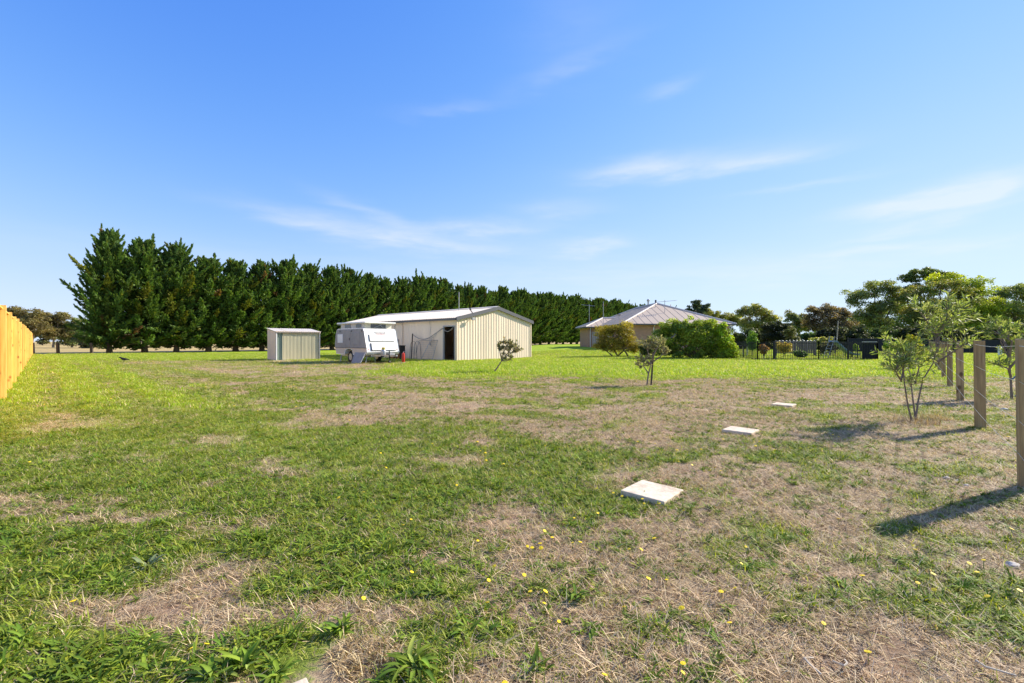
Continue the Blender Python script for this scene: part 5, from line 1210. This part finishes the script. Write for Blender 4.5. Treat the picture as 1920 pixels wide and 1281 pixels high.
def plantain(px, py, n, L_, w, seed, label, cols=(W1, W2, W3)):
    c = gp(px, py); rng = np.random.default_rng(seed); t = thing('broadleaf_weed', label, 'weed', (c.x, c.y, hz(c.x, c.y)), 0, 'big foreground weeds')
    shapes = []
    for k in range(5):
        t0 = rng.uniform(.35, 1.15); v, f, tt = leaf_strip(L_*rng.uniform(.7, 1.15), w*rng.uniform(.8, 1.2), 0, t0, t0-rng.uniform(.7, 1.4), np.array(cols[k % len(cols)])*rng.uniform(.85, 1.2), rng, (0, 0, 0), 6, .35, .12)
        me = quick_mesh('leaf', np.array([(p[0], p[1], max(p[2], .004)) for p in v]), np.array(f), np.array(tt), True); me.materials.append(M['weed']); shapes.append(me)
    for i in range(n):
        o = link('leaf', shapes[rng.integers(5)], None, t); o.rotation_euler = (0, 0, i*2.4+rng.normal(0, .3)); s = rng.uniform(.6, 1.1); o.scale = (s, s, s); o.location = (rng.normal(0, .015), rng.normal(0, .015), 0)
plantain(775, 1245, 40, .135, .021, 1, 'large dark green plantain clump at the bottom centre')
plantain(868, 1180, 30, .085, .016, 2, 'mid sized green weed just above and right of the plantain clump')
plantain(282, 1058, 30, .11, .022, 3, 'silvery leaved thistle weed at the lower left', ((.24, .29, .14), (.30, .35, .19), (.16, .23, .06)))
plantain(455, 1245, 38, .095, .018, 4, 'bright green weed left of the slab corner at the bottom')
plantain(640, 1175, 36, .09, .017, 5, 'leafy green weed clump above the slab corner')
plantain(520, 1262, 34, .09, .017, 6, 'green weed touching the slab corner at the bottom edge')
plantain(1083, 1120, 24, .075, .015, 7, 'small compact weed rosette right of centre in dry grass')
plantain(1110, 1180, 24, .075, .015, 8, 'flat weed rosette in dry grass near bottom, right of centre')
plantain(1010, 1245, 24, .075, .015, 9, 'weed rosette at the bottom edge right of the plantain clump')
plantain(1140, 965, 24, .10, .017, 10, 'bright green weed tuft in front of the nearest slab')
plantain(120, 1255, 36, .10, .019, 12, 'bright leafy weed in the bottom left corner area')
plantain(230, 1240, 34, .095, .018, 13, 'leafy weed clump right of the one in the bottom left')
plantain(400, 1265, 34, .10, .018, 11, 'bright leafy weed at the bottom edge left of the slab corner')

FL = [(242,140),(245,205),(300,190),(115,255),(210,237),(218,270),(150,268),(510,225),(452,228),(1065,200),(878,280),(965,282),(1020,495),(1157,503),(247,583),(240,668),(137,580),(836,698),(1272,706),(350,803),(692,1202),(1280,1117),(1277,1185),(1565,598),(1670,568),(1630,815),(1750,258),(1715,378),(90,465),(640,8),(465,45)]
fl_px = [(960+x*.2505, 960+y*.2505) for x, y in FL]
fl_px += [(480+x*.2505, 960+y*.2505) for x, y in [(1160,52),(1100,92),(1660,203),(1785,395),(1740,495),(803,620),(1165,437),(1728,657),(1862,1262)]]
fl_px += [(x*.2505, 960+y*.2505) for x, y in [(545,650),(1543,963),(1425,995)]]
fl_px += [(1440+x*.2505, 960+y*.2505) for x, y in [(525,48),(1100,278),(1505,385),(1565,452),(1615,362),(1120,525),(415,826),(748,1038),(1645,622),(1880,587),(1235,458),(705,480),(1245,575),(1822,125)]]
fl_px += [(960+x*.25, 660+y*.25) for x, y in [(430,1037),(635,1015),(760,1045),(825,1072),(978,1093),(990,1130),(1108,1128),(1285,1182),(645,1207),(1420,1035),(1520,862),(1487,885),(1565,888),(1350,848),(1250,822),(1418,730),(1855,680)]]
fl_px += [(480+x*.25, 660+y*.25) for x, y in [(1163,1250),(1505,990),(1840,1035),(808,1045),(620,1090),(915,890),(975,870),(935,760),(440,655),(30,628),(1683,737),(1322,690)]]
fhead = MB(); fhead.lathe([(.003, 0), (.016, .004), (.023, .0085), (.0215, .0105), (.012, .0105), (.004, .012)], n=11); fhm = fhead.mesh('flower_head'); fsm = MB().tube([(0, 0, -.07), (.002, .001, -.03), (0, 0, .002)], .0016, 5).mesh('stem')
frng = random.Random(8)
for px, py in fl_px:
    z = .042; c = gp(px, py, z); t = thing('dandelion', 'single yellow dandelion flower on a thin stem in the foreground grass', 'flower', (c.x, c.y, hz(c.x, c.y)), frng.uniform(0, 6), 'yellow foreground flowers')
    o = link('flower_head', fhm, M['petal'], t); o.location = (0, 0, z); o.rotation_euler = (frng.uniform(-.5, .5), frng.uniform(-.5, .5), 0); s = frng.uniform(.36, .56); o.scale = (s, s, s)
    o = link('stem', fsm, M['stem'], t); o.location = (0, 0, z)
for i, (px, py, s) in enumerate([(1775,898,.022),(1796,903,.018),(1812,912,.02),(1900,1060,.03),(1883,770,.05)]):
    c = gp(px, py); bm = bmesh.new(); bmesh.ops.create_icosphere(bm, subdivisions=2, radius=s); rr = random.Random(i)
    for v in bm.verts: v.co *= rr.uniform(.8, 1.15)
    for v in bm.verts: v.co.z *= .6
    me = bpy.data.meshes.new('stone'); bm.to_mesh(me); bm.free(); o = link('stone', me, M['stone'], None, (c.x, c.y, hz(c.x, c.y)+s*.3))
    tag(o, ['small pale stone left of three by the nearest fence post', 'small pale stone in the middle of three by the nearest post', 'small pale stone right of three by the nearest post', 'grey stone at the lower right edge', 'flat stone behind the wire fence'][i], 'stone')
for i, (px, py, L_) in enumerate([(1522, 1240, .09), (1865, 1255, .10), (1580, 1240, .05)]):
    c = gp(px, py, .01); m_ = MB(); m_.tube([(-L_/2, -.02, .012), (-L_*.2, .01, .022), (L_*.2, .02, .02), (L_/2, -.015, .012)], .0035, 6); o = m_.build('dry_stalk', mat('bleached_stalk', (.62, .53, .40), .8), None, loc=(c.x, c.y, hz(c.x, c.y)), rotz=1.2+i)
    tag(o, ['curved bleached stalk on dry ground at the bottom right', 'pale bent stalk near the bottom right corner', 'short bleached stalk between two longer ones bottom right'][i], 'stalk')
